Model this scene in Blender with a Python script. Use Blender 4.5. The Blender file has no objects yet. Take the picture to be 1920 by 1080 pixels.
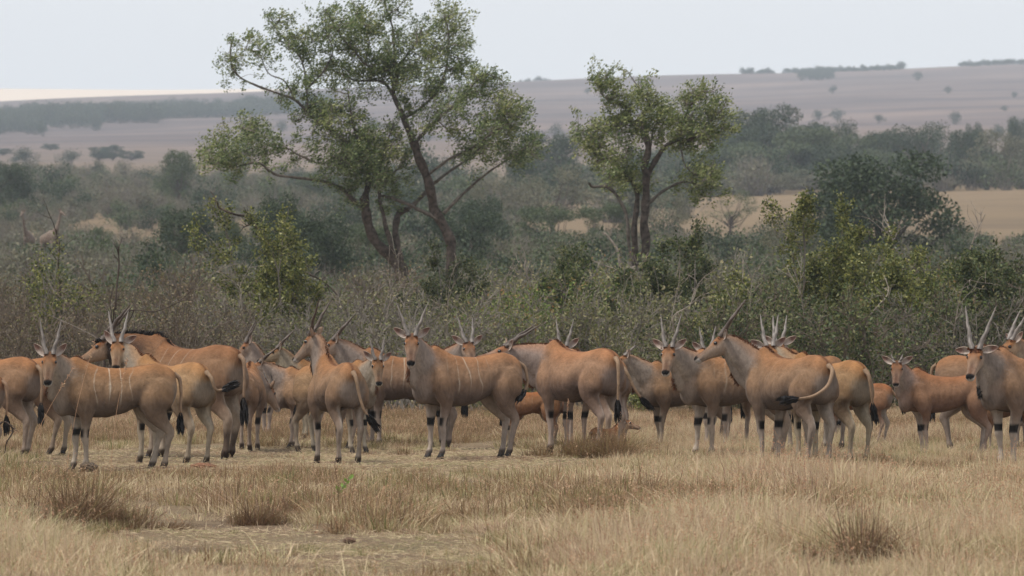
import bpy, bmesh, math, random
import numpy as np
from mathutils import Vector, Matrix, kdtree
from mathutils import noise as mnoise

SC = bpy.context.scene
COL = SC.collection
R = math.radians

# ------------------------------------------------------------------ camera
FPX = 12000.0            # focal length in pixels of the 1920 px wide photograph
CAMH = 2.25              # camera height (roof hatch of a safari vehicle)
HOR = 554.0              # image row of the true horizon
cam = bpy.data.cameras.new("camera")
cam_ob = bpy.data.objects.new("camera", cam)
COL.objects.link(cam_ob)
cam.sensor_width = 36.0
cam.lens = FPX / 1920.0 * 36.0
cam.clip_start = 1.0
cam.clip_end = 40000.0
cam_ob.location = (0, 0, CAMH)
cam_ob.rotation_euler = (math.pi / 2 + math.atan((HOR - 540.0) / FPX), 0, 0)
cam.dof.use_dof = True
cam.dof.focus_distance = 85.0
cam.dof.aperture_fstop = 7.1
SC.camera = cam_ob

# ------------------------------------------------------------------ sky, sun, exposure
SUN_EL, SUN_AZ = 63.0, 245.0        # degrees; azimuth clockwise from +Y (high, from the left)
world = bpy.data.worlds.new("World")
SC.world = world
world.use_nodes = True
wn = world.node_tree
wn.nodes.clear()
w_out = wn.nodes.new("ShaderNodeOutputWorld")
w_bg = wn.nodes.new("ShaderNodeBackground")
w_sky = wn.nodes.new("ShaderNodeTexSky")
w_sky.sky_type = 'NISHITA'
w_sky.sun_disc = False
w_sky.sun_elevation = R(SUN_EL)
w_sky.sun_rotation = R(SUN_AZ)
w_sky.air_density = 1.0
w_sky.dust_density = 4.0
w_mix = wn.nodes.new("ShaderNodeMix")      # a thin, even overcast veil over the blue
w_mix.data_type = 'RGBA'
w_mix.inputs[0].default_value = 0.82
w_mix.inputs[7].default_value = (7.9, 8.0, 8.15, 1)
wn.links.new(w_sky.outputs[0], w_mix.inputs[6])
wn.links.new(w_mix.outputs[2], w_bg.inputs[0])
w_bg.inputs[1].default_value = 0.140
wn.links.new(w_bg.outputs[0], w_out.inputs[0])

sun = bpy.data.lights.new("sun", 'SUN')
sun.energy = 3.7
sun.angle = R(9)
sun.color = (1.0, 0.95, 0.87)
sun_ob = bpy.data.objects.new("sun", sun)
COL.objects.link(sun_ob)
_a, _e = R(SUN_AZ), R(SUN_EL)
_d = Vector((math.sin(_a) * math.cos(_e), math.cos(_a) * math.cos(_e), math.sin(_e)))
sun_ob.rotation_euler = _d.to_track_quat('Z', 'Y').to_euler()

SC.view_settings.view_transform = 'Standard'
SC.view_settings.look = 'None'
SC.view_settings.exposure = -0.12
SC.view_settings.gamma = 1.0
SC.view_settings.use_curve_mapping = False
SC.cycles.max_bounces = 6
SC.cycles.transparent_max_bounces = 8
SC.cycles.volume_bounces = 1
SC.cycles.use_denoising = True
SC.cycles.use_adaptive_sampling = False
SC.cycles.diffuse_bounces = 3

# ------------------------------------------------------------------ small helpers
def lin(r, g, b, k=1.0):
    """sRGB 0..255 -> linear reflectance"""
    f = lambda c: ((c / 255 + 0.055) / 1.055) ** 2.4 if c > 10 else c / 255 / 12.92
    return np.array([f(r) * k, f(g) * k, f(b) * k])

def tag(o, label=None, cat=None, group=None, kind=None):
    if label: o['label'] = label
    if cat: o['category'] = cat
    if group: o['group'] = group
    if kind: o['kind'] = kind
    return o

def empty(name, loc=(0, 0, 0), rz=0.0, scale=1.0):
    o = bpy.data.objects.new(name, None)
    o.empty_display_size = 0.2
    o.location = loc
    o.rotation_euler = (0, 0, rz)
    o.scale = (scale,) * 3
    COL.objects.link(o)
    return o

def link(name, me, mat=None, parent=None):
    o = bpy.data.objects.new(name, me)
    COL.objects.link(o)
    if mat is not None and len(me.materials) == 0:
        me.materials.append(mat)
    if parent is not None:
        o.parent = parent
    return o

def mesh_np(name, verts, faces, smooth=False, mat=None):
    """verts (N,3); faces: (F,3) or (F,4) array, or list of those arrays"""
    me = bpy.data.meshes.new(name)
    if not isinstance(faces, (list, tuple)):
        faces = [faces]
    faces = [np.asarray(f, dtype=np.int32) for f in faces if len(f)]
    loops = np.concatenate([f.ravel() for f in faces])
    sizes = np.concatenate([np.full(len(f), f.shape[1], dtype=np.int32) for f in faces])
    starts = np.concatenate([[0], np.cumsum(sizes)[:-1]]).astype(np.int32)
    me.vertices.add(len(verts))
    me.vertices.foreach_set("co", np.asarray(verts, dtype=np.float32).ravel())
    me.loops.add(len(loops))
    me.loops.foreach_set("vertex_index", loops)
    me.polygons.add(len(sizes))
    me.polygons.foreach_set("loop_start", starts)
    me.polygons.foreach_set("loop_total", sizes)
    if smooth:
        me.polygons.foreach_set("use_smooth", np.ones(len(sizes), dtype=bool))
    me.update(calc_edges=True)
    if mat is not None:
        me.materials.append(mat)
    return me

class MB:
    """collects tubes and leaf cards into one mesh"""
    def __init__(s):
        s.v, s.q, s.t, s.n = [], [], [], 0
    def add(s, v, q=None, t=None):
        v = np.asarray(v, float).reshape(-1, 3)
        if q is not None and len(q): s.q.append(np.asarray(q, int) + s.n)
        if t is not None and len(t): s.t.append(np.asarray(t, int) + s.n)
        s.v.append(v); s.n += len(v)
    def tube(s, pts, rad, seg=5, cap=True):
        pts = np.asarray(pts, float); n = len(pts)
        rad = np.broadcast_to(np.asarray(rad, float), (n,))
        tan = np.gradient(pts, axis=0)
        tan /= np.linalg.norm(tan, axis=1)[:, None] + 1e-9
        ref = np.array([0, 0, 1.0]) if abs(tan[0, 2]) < 0.8 else np.array([1.0, 0, 0])
        a = np.cross(tan, ref); a /= np.linalg.norm(a, axis=1)[:, None] + 1e-9
        b = np.cross(tan, a)
        th = np.linspace(0, 2 * np.pi, seg, endpoint=False)
        v = pts[:, None, :] + rad[:, None, None] * (a[:, None, :] * np.cos(th)[None, :, None] + b[:, None, :] * np.sin(th)[None, :, None])
        i = np.arange(n - 1)[:, None] * seg + np.arange(seg)[None, :]
        j = np.arange(n - 1)[:, None] * seg + (np.arange(seg)[None, :] + 1) % seg
        q = np.stack([i, j, j + seg, i + seg], -1).reshape(-1, 4)
        s.add(v.reshape(-1, 3), q)
    def mesh(s, name, smooth=False, mat=None):
        return mesh_np(name, np.concatenate(s.v), [np.concatenate(x) for x in (s.q, s.t) if x], smooth, mat)

def leaf_cards(cent, size, rng, up=0.25, aspect=0.45, bend=0.25, dirs=None):
    """many leaf-shaped quads (a diamond folded a little): cent (N,3), size (N,)"""
    n = len(cent)
    d = rng.normal(size=(n, 3)) if dirs is None else dirs + rng.normal(size=(n, 3)) * 0.35
    d[:, 2] += up
    d /= np.linalg.norm(d, axis=1)[:, None] + 1e-9
    w = np.cross(d, rng.normal(size=(n, 3))); w /= np.linalg.norm(w, axis=1)[:, None] + 1e-9
    nrm = np.cross(d, w)
    L = size[:, None]
    p0 = cent
    p1 = cent + d * L * 0.5 + w * L * aspect * 0.5
    p2 = cent + d * L + nrm * L * bend
    p3 = cent + d * L * 0.5 - w * L * aspect * 0.5
    v = np.stack([p0, p1, p2, p3], 1).reshape(-1, 3)
    q = np.arange(n * 4).reshape(n, 4)
    return v, q

def catmull(arr, n):
    """resample rows of arr with a Catmull-Rom spline to n rows"""
    a = np.asarray(arr, float)
    p = np.vstack([2 * a[0] - a[1], a, 2 * a[-1] - a[-2]])
    m = len(a) - 1
    t = np.linspace(0, m - 1e-6, n)
    i = t.astype(int); f = (t - i)[:, None]
    p0, p1, p2, p3 = p[i], p[i + 1], p[i + 2], p[i + 3]
    return 0.5 * (2 * p1 + (p2 - p0) * f + (2 * p0 - 5 * p1 + 4 * p2 - p3) * f ** 2 + (3 * p1 - p0 - 3 * p2 + p3) * f ** 3)

def sstep(a, b, x):
    t = np.clip((np.asarray(x, float) - a) / (b - a), 0, 1)
    return t * t * (3 - 2 * t)

# ------------------------------------------------------------------ materials
def newmat(name):
    m = bpy.data.materials.new(name)
    m.use_nodes = True
    nt = m.node_tree
    b = nt.nodes["Principled BSDF"]
    return m, nt, b

def N(nt, typ, **kw):
    n = nt.nodes.new(typ)
    for k, v in kw.items():
        if k.startswith("i_"):
            key = k[2:]
            n.inputs[int(key) if key.isdigit() else key.replace("_", " ")].default_value = v
        else:
            setattr(n, k, v)
    return n

def ramp(nt, fac, stops, interp='LINEAR'):
    r = nt.nodes.new("ShaderNodeValToRGB")
    r.color_ramp.interpolation = interp
    e = r.color_ramp.elements
    while len(e) < len(stops): e.new(0.5)
    for el, (p, c) in zip(e, stops):
        el.position = p
        el.color = (*c[:3], 1) if len(c) >= 3 else (c[0],) * 3 + (1,)
    nt.links.new(fac, r.inputs[0])
    return r

def mixc(nt, fac, a, b, mode='MIX'):
    m = nt.nodes.new("ShaderNodeMix"); m.data_type = 'RGBA'; m.blend_type = mode
    for s, x in ((m.inputs[0], fac), (m.inputs[6], a), (m.inputs[7], b)):
        if hasattr(x, "is_linked") or hasattr(x, "links"): nt.links.new(x, s)
        elif isinstance(x, (int, float)): s.default_value = x
        else: s.default_value = (*tuple(x)[:3], 1)
    return m.outputs[2]

def math_n(nt, op, a, b=None, clamp=False):
    m = nt.nodes.new("ShaderNodeMath"); m.operation = op; m.use_clamp = clamp
    for i, x in enumerate((a, b)):
        if x is None: continue
        if hasattr(x, "links"): nt.links.new(x, m.inputs[i])
        else: m.inputs[i].default_value = x
    return m.outputs[0]
# ------------------------------------------------------------------ eland
def mat_coat():
    m, nt, b = newmat("eland coat")
    L = nt.links
    col = N(nt, "ShaderNodeAttribute", attribute_name="Col")
    rest = N(nt, "ShaderNodeAttribute", attribute_name="rest")
    sep = N(nt, "ShaderNodeSeparateXYZ"); L.new(rest.outputs["Vector"], sep.inputs[0])
    tc = N(nt, "ShaderNodeTexCoord")
    oi = N(nt, "ShaderNodeObjectInfo")
    # thin white flank stripes: rest.x runs along the trunk, rest.y is height, rest.z the strength
    wob = N(nt, "ShaderNodeTexNoise", noise_dimensions='2D', i_Scale=2.2, i_Detail=1.0)
    cmb = N(nt, "ShaderNodeCombineXYZ")
    L.new(math_n(nt, 'ADD', sep.outputs[1], math_n(nt, 'MULTIPLY', oi.outputs["Random"], 37.0)), cmb.inputs[0])
    L.new(math_n(nt, 'MULTIPLY', sep.outputs[0], 1.6), cmb.inputs[1])
    L.new(cmb.outputs[0], wob.inputs[0])
    x = math_n(nt, 'ADD', sep.outputs[0], math_n(nt, 'MULTIPLY', wob.outputs[0], 0.16))
    zc = math_n(nt, 'SUBTRACT', sep.outputs[1], 1.0)
    x = math_n(nt, 'ADD', x, math_n(nt, 'MULTIPLY', math_n(nt, 'MULTIPLY', zc, zc), 0.45))
    x = math_n(nt, 'ADD', x, oi.outputs["Random"])
    fr = math_n(nt, 'FRACT', math_n(nt, 'MULTIPLY', x, 6.2))
    d = math_n(nt, 'ABSOLUTE', math_n(nt, 'SUBTRACT', fr, 0.5))
    st = N(nt, "ShaderNodeMapRange", i_1=0.075, i_2=0.005, i_3=0.0, i_4=1.0); L.new(d, st.inputs[0])
    sf = math_n(nt, 'MULTIPLY', st.outputs[0], sep.outputs[2], clamp=True)
    brk = N(nt, "ShaderNodeTexNoise", i_Scale=4.5, i_Detail=2.0); L.new(tc.outputs["Object"], brk.inputs[0])
    bm_ = N(nt, "ShaderNodeMapRange", i_1=0.36, i_2=0.60, i_3=0.1, i_4=1.0); L.new(brk.outputs[0], bm_.inputs[0])
    sf = math_n(nt, 'MULTIPLY', sf, bm_.outputs[0])
    # fur grain
    n1 = N(nt, "ShaderNodeTexNoise", i_Scale=48.0, i_Detail=4.0, i_Roughness=0.7)
    mp = N(nt, "ShaderNodeMapping"); mp.inputs["Scale"].default_value = (0.5, 1, 0.25)
    L.new(tc.outputs["Object"], mp.inputs[0]); L.new(mp.outputs[0], n1.inputs[0])
    n2 = N(nt, "ShaderNodeTexNoise", i_Scale=5.0, i_Detail=4.0); L.new(tc.outputs["Object"], n2.inputs[0])
    g = math_n(nt, 'ADD', math_n(nt, 'MULTIPLY', n1.outputs[0], 0.5), math_n(nt, 'MULTIPLY', n2.outputs[0], 0.55))
    mr = N(nt, "ShaderNodeMapRange", i_1=0.3, i_2=0.75, i_3=0.60, i_4=1.36); L.new(g, mr.inputs[0])
    c = mixc(nt, 1.0, col.outputs["Color"], mr.outputs[0], 'MULTIPLY')
    c = mixc(nt, math_n(nt, 'MULTIPLY', sf, 0.68), c, (0.46, 0.39, 0.31))
    L.new(c, b.inputs["Base Color"])
    b.inputs["Roughness"].default_value = 0.8
    b.inputs["Specular IOR Level"].default_value = 0.08
    b.inputs["Sheen Weight"].default_value = 0.0
    b.inputs["Sheen Roughness"].default_value = 0.5
    bp = N(nt, "ShaderNodeBump", i_Strength=0.9, i_Distance=0.018)
    L.new(n1.outputs[0], bp.inputs["Height"]); L.new(bp.outputs[0], b.inputs["Normal"])
    return m

def mat_plain(name, c, rough=0.7, var=0.25, scale=30.0, spec=0.3):
    m, nt, b = newmat(name)
    tc = N(nt, "ShaderNodeTexCoord")
    n = N(nt, "ShaderNodeTexNoise", i_Scale=scale, i_Detail=4.0); nt.links.new(tc.outputs["Object"], n.inputs[0])
    mr = N(nt, "ShaderNodeMapRange", i_1=0.3, i_2=0.7, i_3=1 - var, i_4=1 + var); nt.links.new(n.outputs[0], mr.inputs[0])
    nt.links.new(mixc(nt, 1.0, tuple(c), mr.outputs[0], 'MULTIPLY'), b.inputs["Base Color"])
    b.inputs["Roughness"].default_value = rough
    b.inputs["Specular IOR Level"].default_value = spec
    bp = N(nt, "ShaderNodeBump", i_Strength=0.4, i_Distance=0.01)
    nt.links.new(n.outputs[0], bp.inputs["Height"]); nt.links.new(bp.outputs[0], b.inputs["Normal"])
    return m

KC = 0.65
TAN = lin(164, 130, 100, KC); TAN_HI = lin(173, 124, 85, KC); TAN_LO = lin(116, 101, 90, KC)
GREY = lin(162, 146, 132, KC); PALE = lin(200, 184, 166, 0.66); WHITE = lin(224, 216, 206, 0.72)
BROWN = lin(104, 62, 40, KC); DARK = lin(44, 36, 32, KC); BLACK = lin(28, 25, 24, KC); RUFOUS = lin(172, 110, 70, KC)

M_COAT = mat_coat()
M_HORN = mat_plain("horn keratin", lin(102, 94, 88), 0.5, 0.35, 16.0, 0.4)
M_HORN_DARK = mat_plain("dark horn keratin", lin(72, 60, 52), 0.5, 0.35, 16.0, 0.4)
M_HORN_PALE = mat_plain("pale worn horn", lin(118, 110, 104), 0.5, 0.3, 16.0, 0.4)
M_HOOF = mat_plain("hoof", lin(46, 40, 37), 0.5, 0.4, 20.0, 0.4)
M_EYE = mat_plain("dark eye", lin(24, 17, 14), 0.12, 0.1, 5.0, 0.6)
M_HAIR = mat_plain("black hair", lin(30, 26, 25), 0.6, 0.4, 20.0, 0.3)
M_MANE = mat_plain("brown mane hair", lin(98, 64, 44), 0.7, 0.4, 14.0, 0.2)

def lerp(a, b, t):
    t = np.asarray(t, float)
    return a + (b - a) * (t[..., None] if t.ndim else t)

class Loft:
    """closed lofted limbs gathered for one voxel remesh, with a colour and rest value per vertex"""
    def __init__(s): s.v, s.q, s.t, s.c, s.r, s.n = [], [], [], [], [], 0
    def add(s, cen, side, up, a, bu, bd, seg, colf, rest=None, sq=1.0, narrow=0.0):
        m = len(cen)
        th = np.linspace(0, 2 * np.pi, seg, endpoint=False)
        ct, st = np.cos(th), np.sin(th)
        cy = np.sign(ct) * np.abs(ct) ** sq
        cy = cy[None, :] * (1 - narrow * np.maximum(st, 0)[None, :])
        hz = np.where(st[None, :] > 0, bu[:, None], bd[:, None]) * np.sign(st) * np.abs(st) ** sq
        v = cen[:, None, :] + side[:, None, :] * (a[:, None] * cy)[..., None] + up[:, None, :] * hz[..., None]
        i = np.arange(m - 1)[:, None] * seg + np.arange(seg)[None, :]
        j = np.arange(m - 1)[:, None] * seg + (np.arange(seg)[None, :] + 1) % seg
        q = np.stack([i, j, j + seg, i + seg], -1).reshape(-1, 4)
        k = np.arange(seg); kn = (k + 1) % seg
        c0, c1 = m * seg, m * seg + 1
        t = np.concatenate([np.stack([kn, k, np.full(seg, c0)], -1), np.stack([(m - 1) * seg + k, (m - 1) * seg + kn, np.full(seg, c1)], -1)])
        vv = np.concatenate([v.reshape(-1, 3), cen[:1], cen[-1:]])
        T = np.linspace(0, 1, m)[:, None] * np.ones(seg)[None, :]
        TH = np.ones(m)[:, None] * th[None, :]
        col = colf(T, TH, v).reshape(-1, 3)
        col = np.concatenate([col, col[:1], col[-1:]])
        rs = (v * np.array([1.0, 0, 1.0]))[..., [0, 2, 1]].reshape(-1, 3) if rest is None else rest(T, TH, v).reshape(-1, 3)
        rs = np.concatenate([rs, rs[:1], rs[-1:]])
        s.q.append(q + s.n); s.t.append(t + s.n); s.v.append(vv); s.c.append(col); s.r.append(rs); s.n += len(vv)

TORSO = [  # x, top, bottom, half width
    (-0.885, 1.20, 1.05, 0.05), (-0.865, 1.285, 0.93, 0.125), (-0.80, 1.345, 0.82, 0.185), (-0.68, 1.39, 0.77, 0.215), (-0.52, 1.395, 0.875, 0.214),
    (-0.36, 1.37, 0.84, 0.234), (-0.17, 1.345, 0.765, 0.274), (0.05, 1.355, 0.715, 0.282), (0.22, 1.39, 0.705, 0.250),
    (0.36, 1.46, 0.705, 0.212), (0.46, 1.50, 0.715, 0.194), (0.56, 1.44, 0.735, 0.192), (0.66, 1.31, 0.72, 0.165), (0.73, 1.19, 0.79, 0.115), (0.76, 1.10, 0.88, 0.06)]
FRONT = [  # x, z, y, fore-aft radius, lateral radius
    (0.45, 1.22, .128, .13, .062), (0.44, 1.03, .180, .160, .080), (0.40, 0.86, .196, .135, .084), (0.37, 0.73, .184, .092, .072), (0.38, 0.59, .158, .064, .056),
    (0.39, 0.50, .148, .055, .051), (0.395, 0.445, .144, .053, .049), (0.385, 0.385, .142, .044, .041), (0.38, 0.28, .140, .036, .033), (0.383, 0.17, .140, .036, .034),
    (0.39, 0.115, .140, .046, .043), (0.412, 0.065, .140, .041, .042), (0.425, 0.03, .140, .04, .043)]
HIND = [
    (-0.58, 1.20, .125, .19, .09), (-0.59, 1.03, .172, .235, .108), (-0.56, 0.89, .192, .225, .10), (-0.57, 0.765, .186, .165, .078), (-0.65, 0.635, .16, .098, .058),
    (-0.735, 0.54, .152, .068, .046), (-0.752, 0.49, .150, .062, .044), (-0.735, 0.42, .147, .049, .039), (-0.71, 0.29, .145, .038, .033), (-0.69, 0.17, .145, .037, .034),
    (-0.68, 0.115, .145, .047, .043), (-0.655, 0.065, .145, .041, .042), (-0.642, 0.03, .145, .04, .043)]

def unit(v): return np.asarray(v, float) / (np.linalg.norm(v) + 1e-9)

def dirv(yaw, pitch):
    return np.array([math.cos(yaw) * math.cos(pitch), math.sin(yaw) * math.cos(pitch), math.sin(pitch)])

def fur_strips(pts, nrm, side, length, width, rng, n, lean=(0, 0, 0), spread=0.35):
    """short upright hair triangles along a line"""
    mb = MB()
    m = len(pts)
    f = rng.uniform(0, m - 1.001, n); i = f.astype(int); fr = (f - i)[:, None]
    p = pts[i] * (1 - fr) + pts[i + 1] * fr
    nn = nrm[i] * (1 - fr) + nrm[i + 1] * fr
    sd = side[i] * (1 - fr) + side[i + 1] * fr
    tg = np.gradient(pts, axis=0)[i]; tg /= np.linalg.norm(tg, axis=1)[:, None] + 1e-9
    L = (length[i] * (1 - fr[:, 0]) + length[i + 1] * fr[:, 0]) * rng.uniform(0.6, 1.15, n)
    base = p + sd * rng.normal(0, 0.012, n)[:, None] - nn * 0.015
    d = nn + sd * rng.normal(0, spread, n)[:, None] + tg * rng.normal(0, 0.3, n)[:, None] + np.asarray(lean)
    d /= np.linalg.norm(d, axis=1)[:, None]
    w = tg * width + sd * rng.normal(0, width * 0.6, n)[:, None]
    v = np.stack([base - w, base + w, base + d * L[:, None]], 1).reshape(-1, 3)
    mb.add(v, None, np.arange(n * 3).reshape(n, 3))
    return mb

def make_horn(length, base_r, out, curve, twist, rng, sgn):
    """a horn along +Z with a spiral ridge; leans outwards to +Y*sgn"""
    n, seg = 34, 14
    t = np.linspace(0, 1, n)
    z = t * length
    y = sgn * (out * length * (0.45 * t + 0.55 * t * t) + curve * length * np.sin(t * math.pi))
    x = -0.10 * length * t ** 2 * 0.5
    tw = 2 * math.pi * twist * np.minimum(t / 0.75, 1) * -sgn
    amp = 0.22 * (1 - sstep(0.45, 0.75, t)) * base_r
    y = y + np.cos(tw) * amp * 0.8
    x = x + np.sin(tw) * amp * 0.8
    r = base_r * (1 - t) ** 0.72 * (1 - 0.12 * t) + 0.002
    th = np.linspace(0, 2 * np.pi, seg, endpoint=False)
    ridge = 1 + 0.30 * (1 - sstep(0.5, 0.8, t))[:, None] * np.maximum(0, np.cos(th[None, :] - tw[:, None])) ** 3
    v = np.stack([x[:, None] + r[:, None] * ridge * np.cos(th), y[:, None] + r[:, None] * ridge * np.sin(th), z[:, None] + 0 * th], -1)
    i = np.arange(n - 1)[:, None] * seg + np.arange(seg)[None, :]
    j = np.arange(n - 1)[:, None] * seg + (np.arange(seg)[None, :] + 1) % seg
    return v.reshape(-1, 3), np.stack([i, j, j + seg, i + seg], -1).reshape(-1, 4)

def ear_mesh(L, W, sgn):
    """a cupped, pointed ear along +Z, its opening to +X"""
    n, m = 14, 11
    t = np.linspace(0, 1, n); s = np.linspace(-1, 1, m)
    w = W * np.sin(np.pi * np.clip(t * 0.93 + 0.07, 0, 1)) ** 0.75 * (1 - 0.25 * t)
    Y = w[:, None] * np.sin(s * 1.25)[None, :] / math.sin(1.25)
    X = -w[:, None] * 0.75 * np.cos(s * 1.4)[None, :] * (1 - 0.4 * t[:, None])
    Z = L * t[:, None] + 0 * s
    inner = np.stack([X, Y, Z], -1)
    outer = inner + np.stack([-0.012 * np.cos(s)[None, :] * np.ones((n, 1)), 0.008 * np.sin(s)[None, :] * np.ones((n, 1)), 0 * Z], -1)
    k = n * m
    i = (np.arange(n - 1)[:, None] * m + np.arange(m - 1)[None, :]).ravel()
    q1 = np.stack([i, i + 1, i + m + 1, i + m], -1)
    q2 = q1[:, ::-1] + k
    e = []
    for a in range(n - 1):
        e.append((a * m + m - 1, a * m + m - 1 + k, (a + 1) * m + m - 1 + k, (a + 1) * m + m - 1))
        e.append((a * m, (a + 1) * m, (a + 1) * m + k, a * m + k))
    T = np.repeat(t, m); S = np.tile(np.abs(s), n)
    pink = lin(142, 108, 96, KC); hair = lin(214, 200, 188, KC)
    ci = lerp(pink[None], hair[None], np.clip(sstep(0.75, 0.35, T) * 0.85 + sstep(0.75, 1.0, S) * 0.8 - 0.2 * (S < 0.3), 0, 1))
    co = lerp(lin(168, 140, 118, KC)[None], lin(110, 90, 80, KC)[None], sstep(0.8, 1.0, T) * 0.7)
    return np.concatenate([inner.reshape(-1, 3), outer.reshape(-1, 3)]), np.concatenate([q1, q2, np.array(e)]), np.concatenate([ci, co])

def set_col(me, col, rest=None):
    a = me.attributes.new("Col", 'FLOAT_COLOR', 'POINT')
    a.data.foreach_set("color", np.concatenate([col, np.ones((len(col), 1))], 1).astype(np.float32).ravel())
    if rest is not None:
        r = me.attributes.new("rest", 'FLOAT_VECTOR', 'POINT')
        r.data.foreach_set("vector", rest.astype(np.float32).ravel())

def remesh(v, faces, voxel, smooth):
    me = mesh_np("tmp", v, faces)
    o = bpy.data.objects.new("tmp", me); COL.objects.link(o)
    md = o.modifiers.new("r", 'REMESH'); md.mode = 'VOXEL'; md.voxel_size = voxel; md.adaptivity = 0
    ms = o.modifiers.new("s", 'SMOOTH'); ms.factor = 0.5; ms.iterations = smooth
    dg = bpy.context.evaluated_depsgraph_get()
    out = bpy.data.meshes.new_from_object(o.evaluated_get(dg))
    bpy.data.objects.remove(o); bpy.data.meshes.remove(me)
    return out

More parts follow.
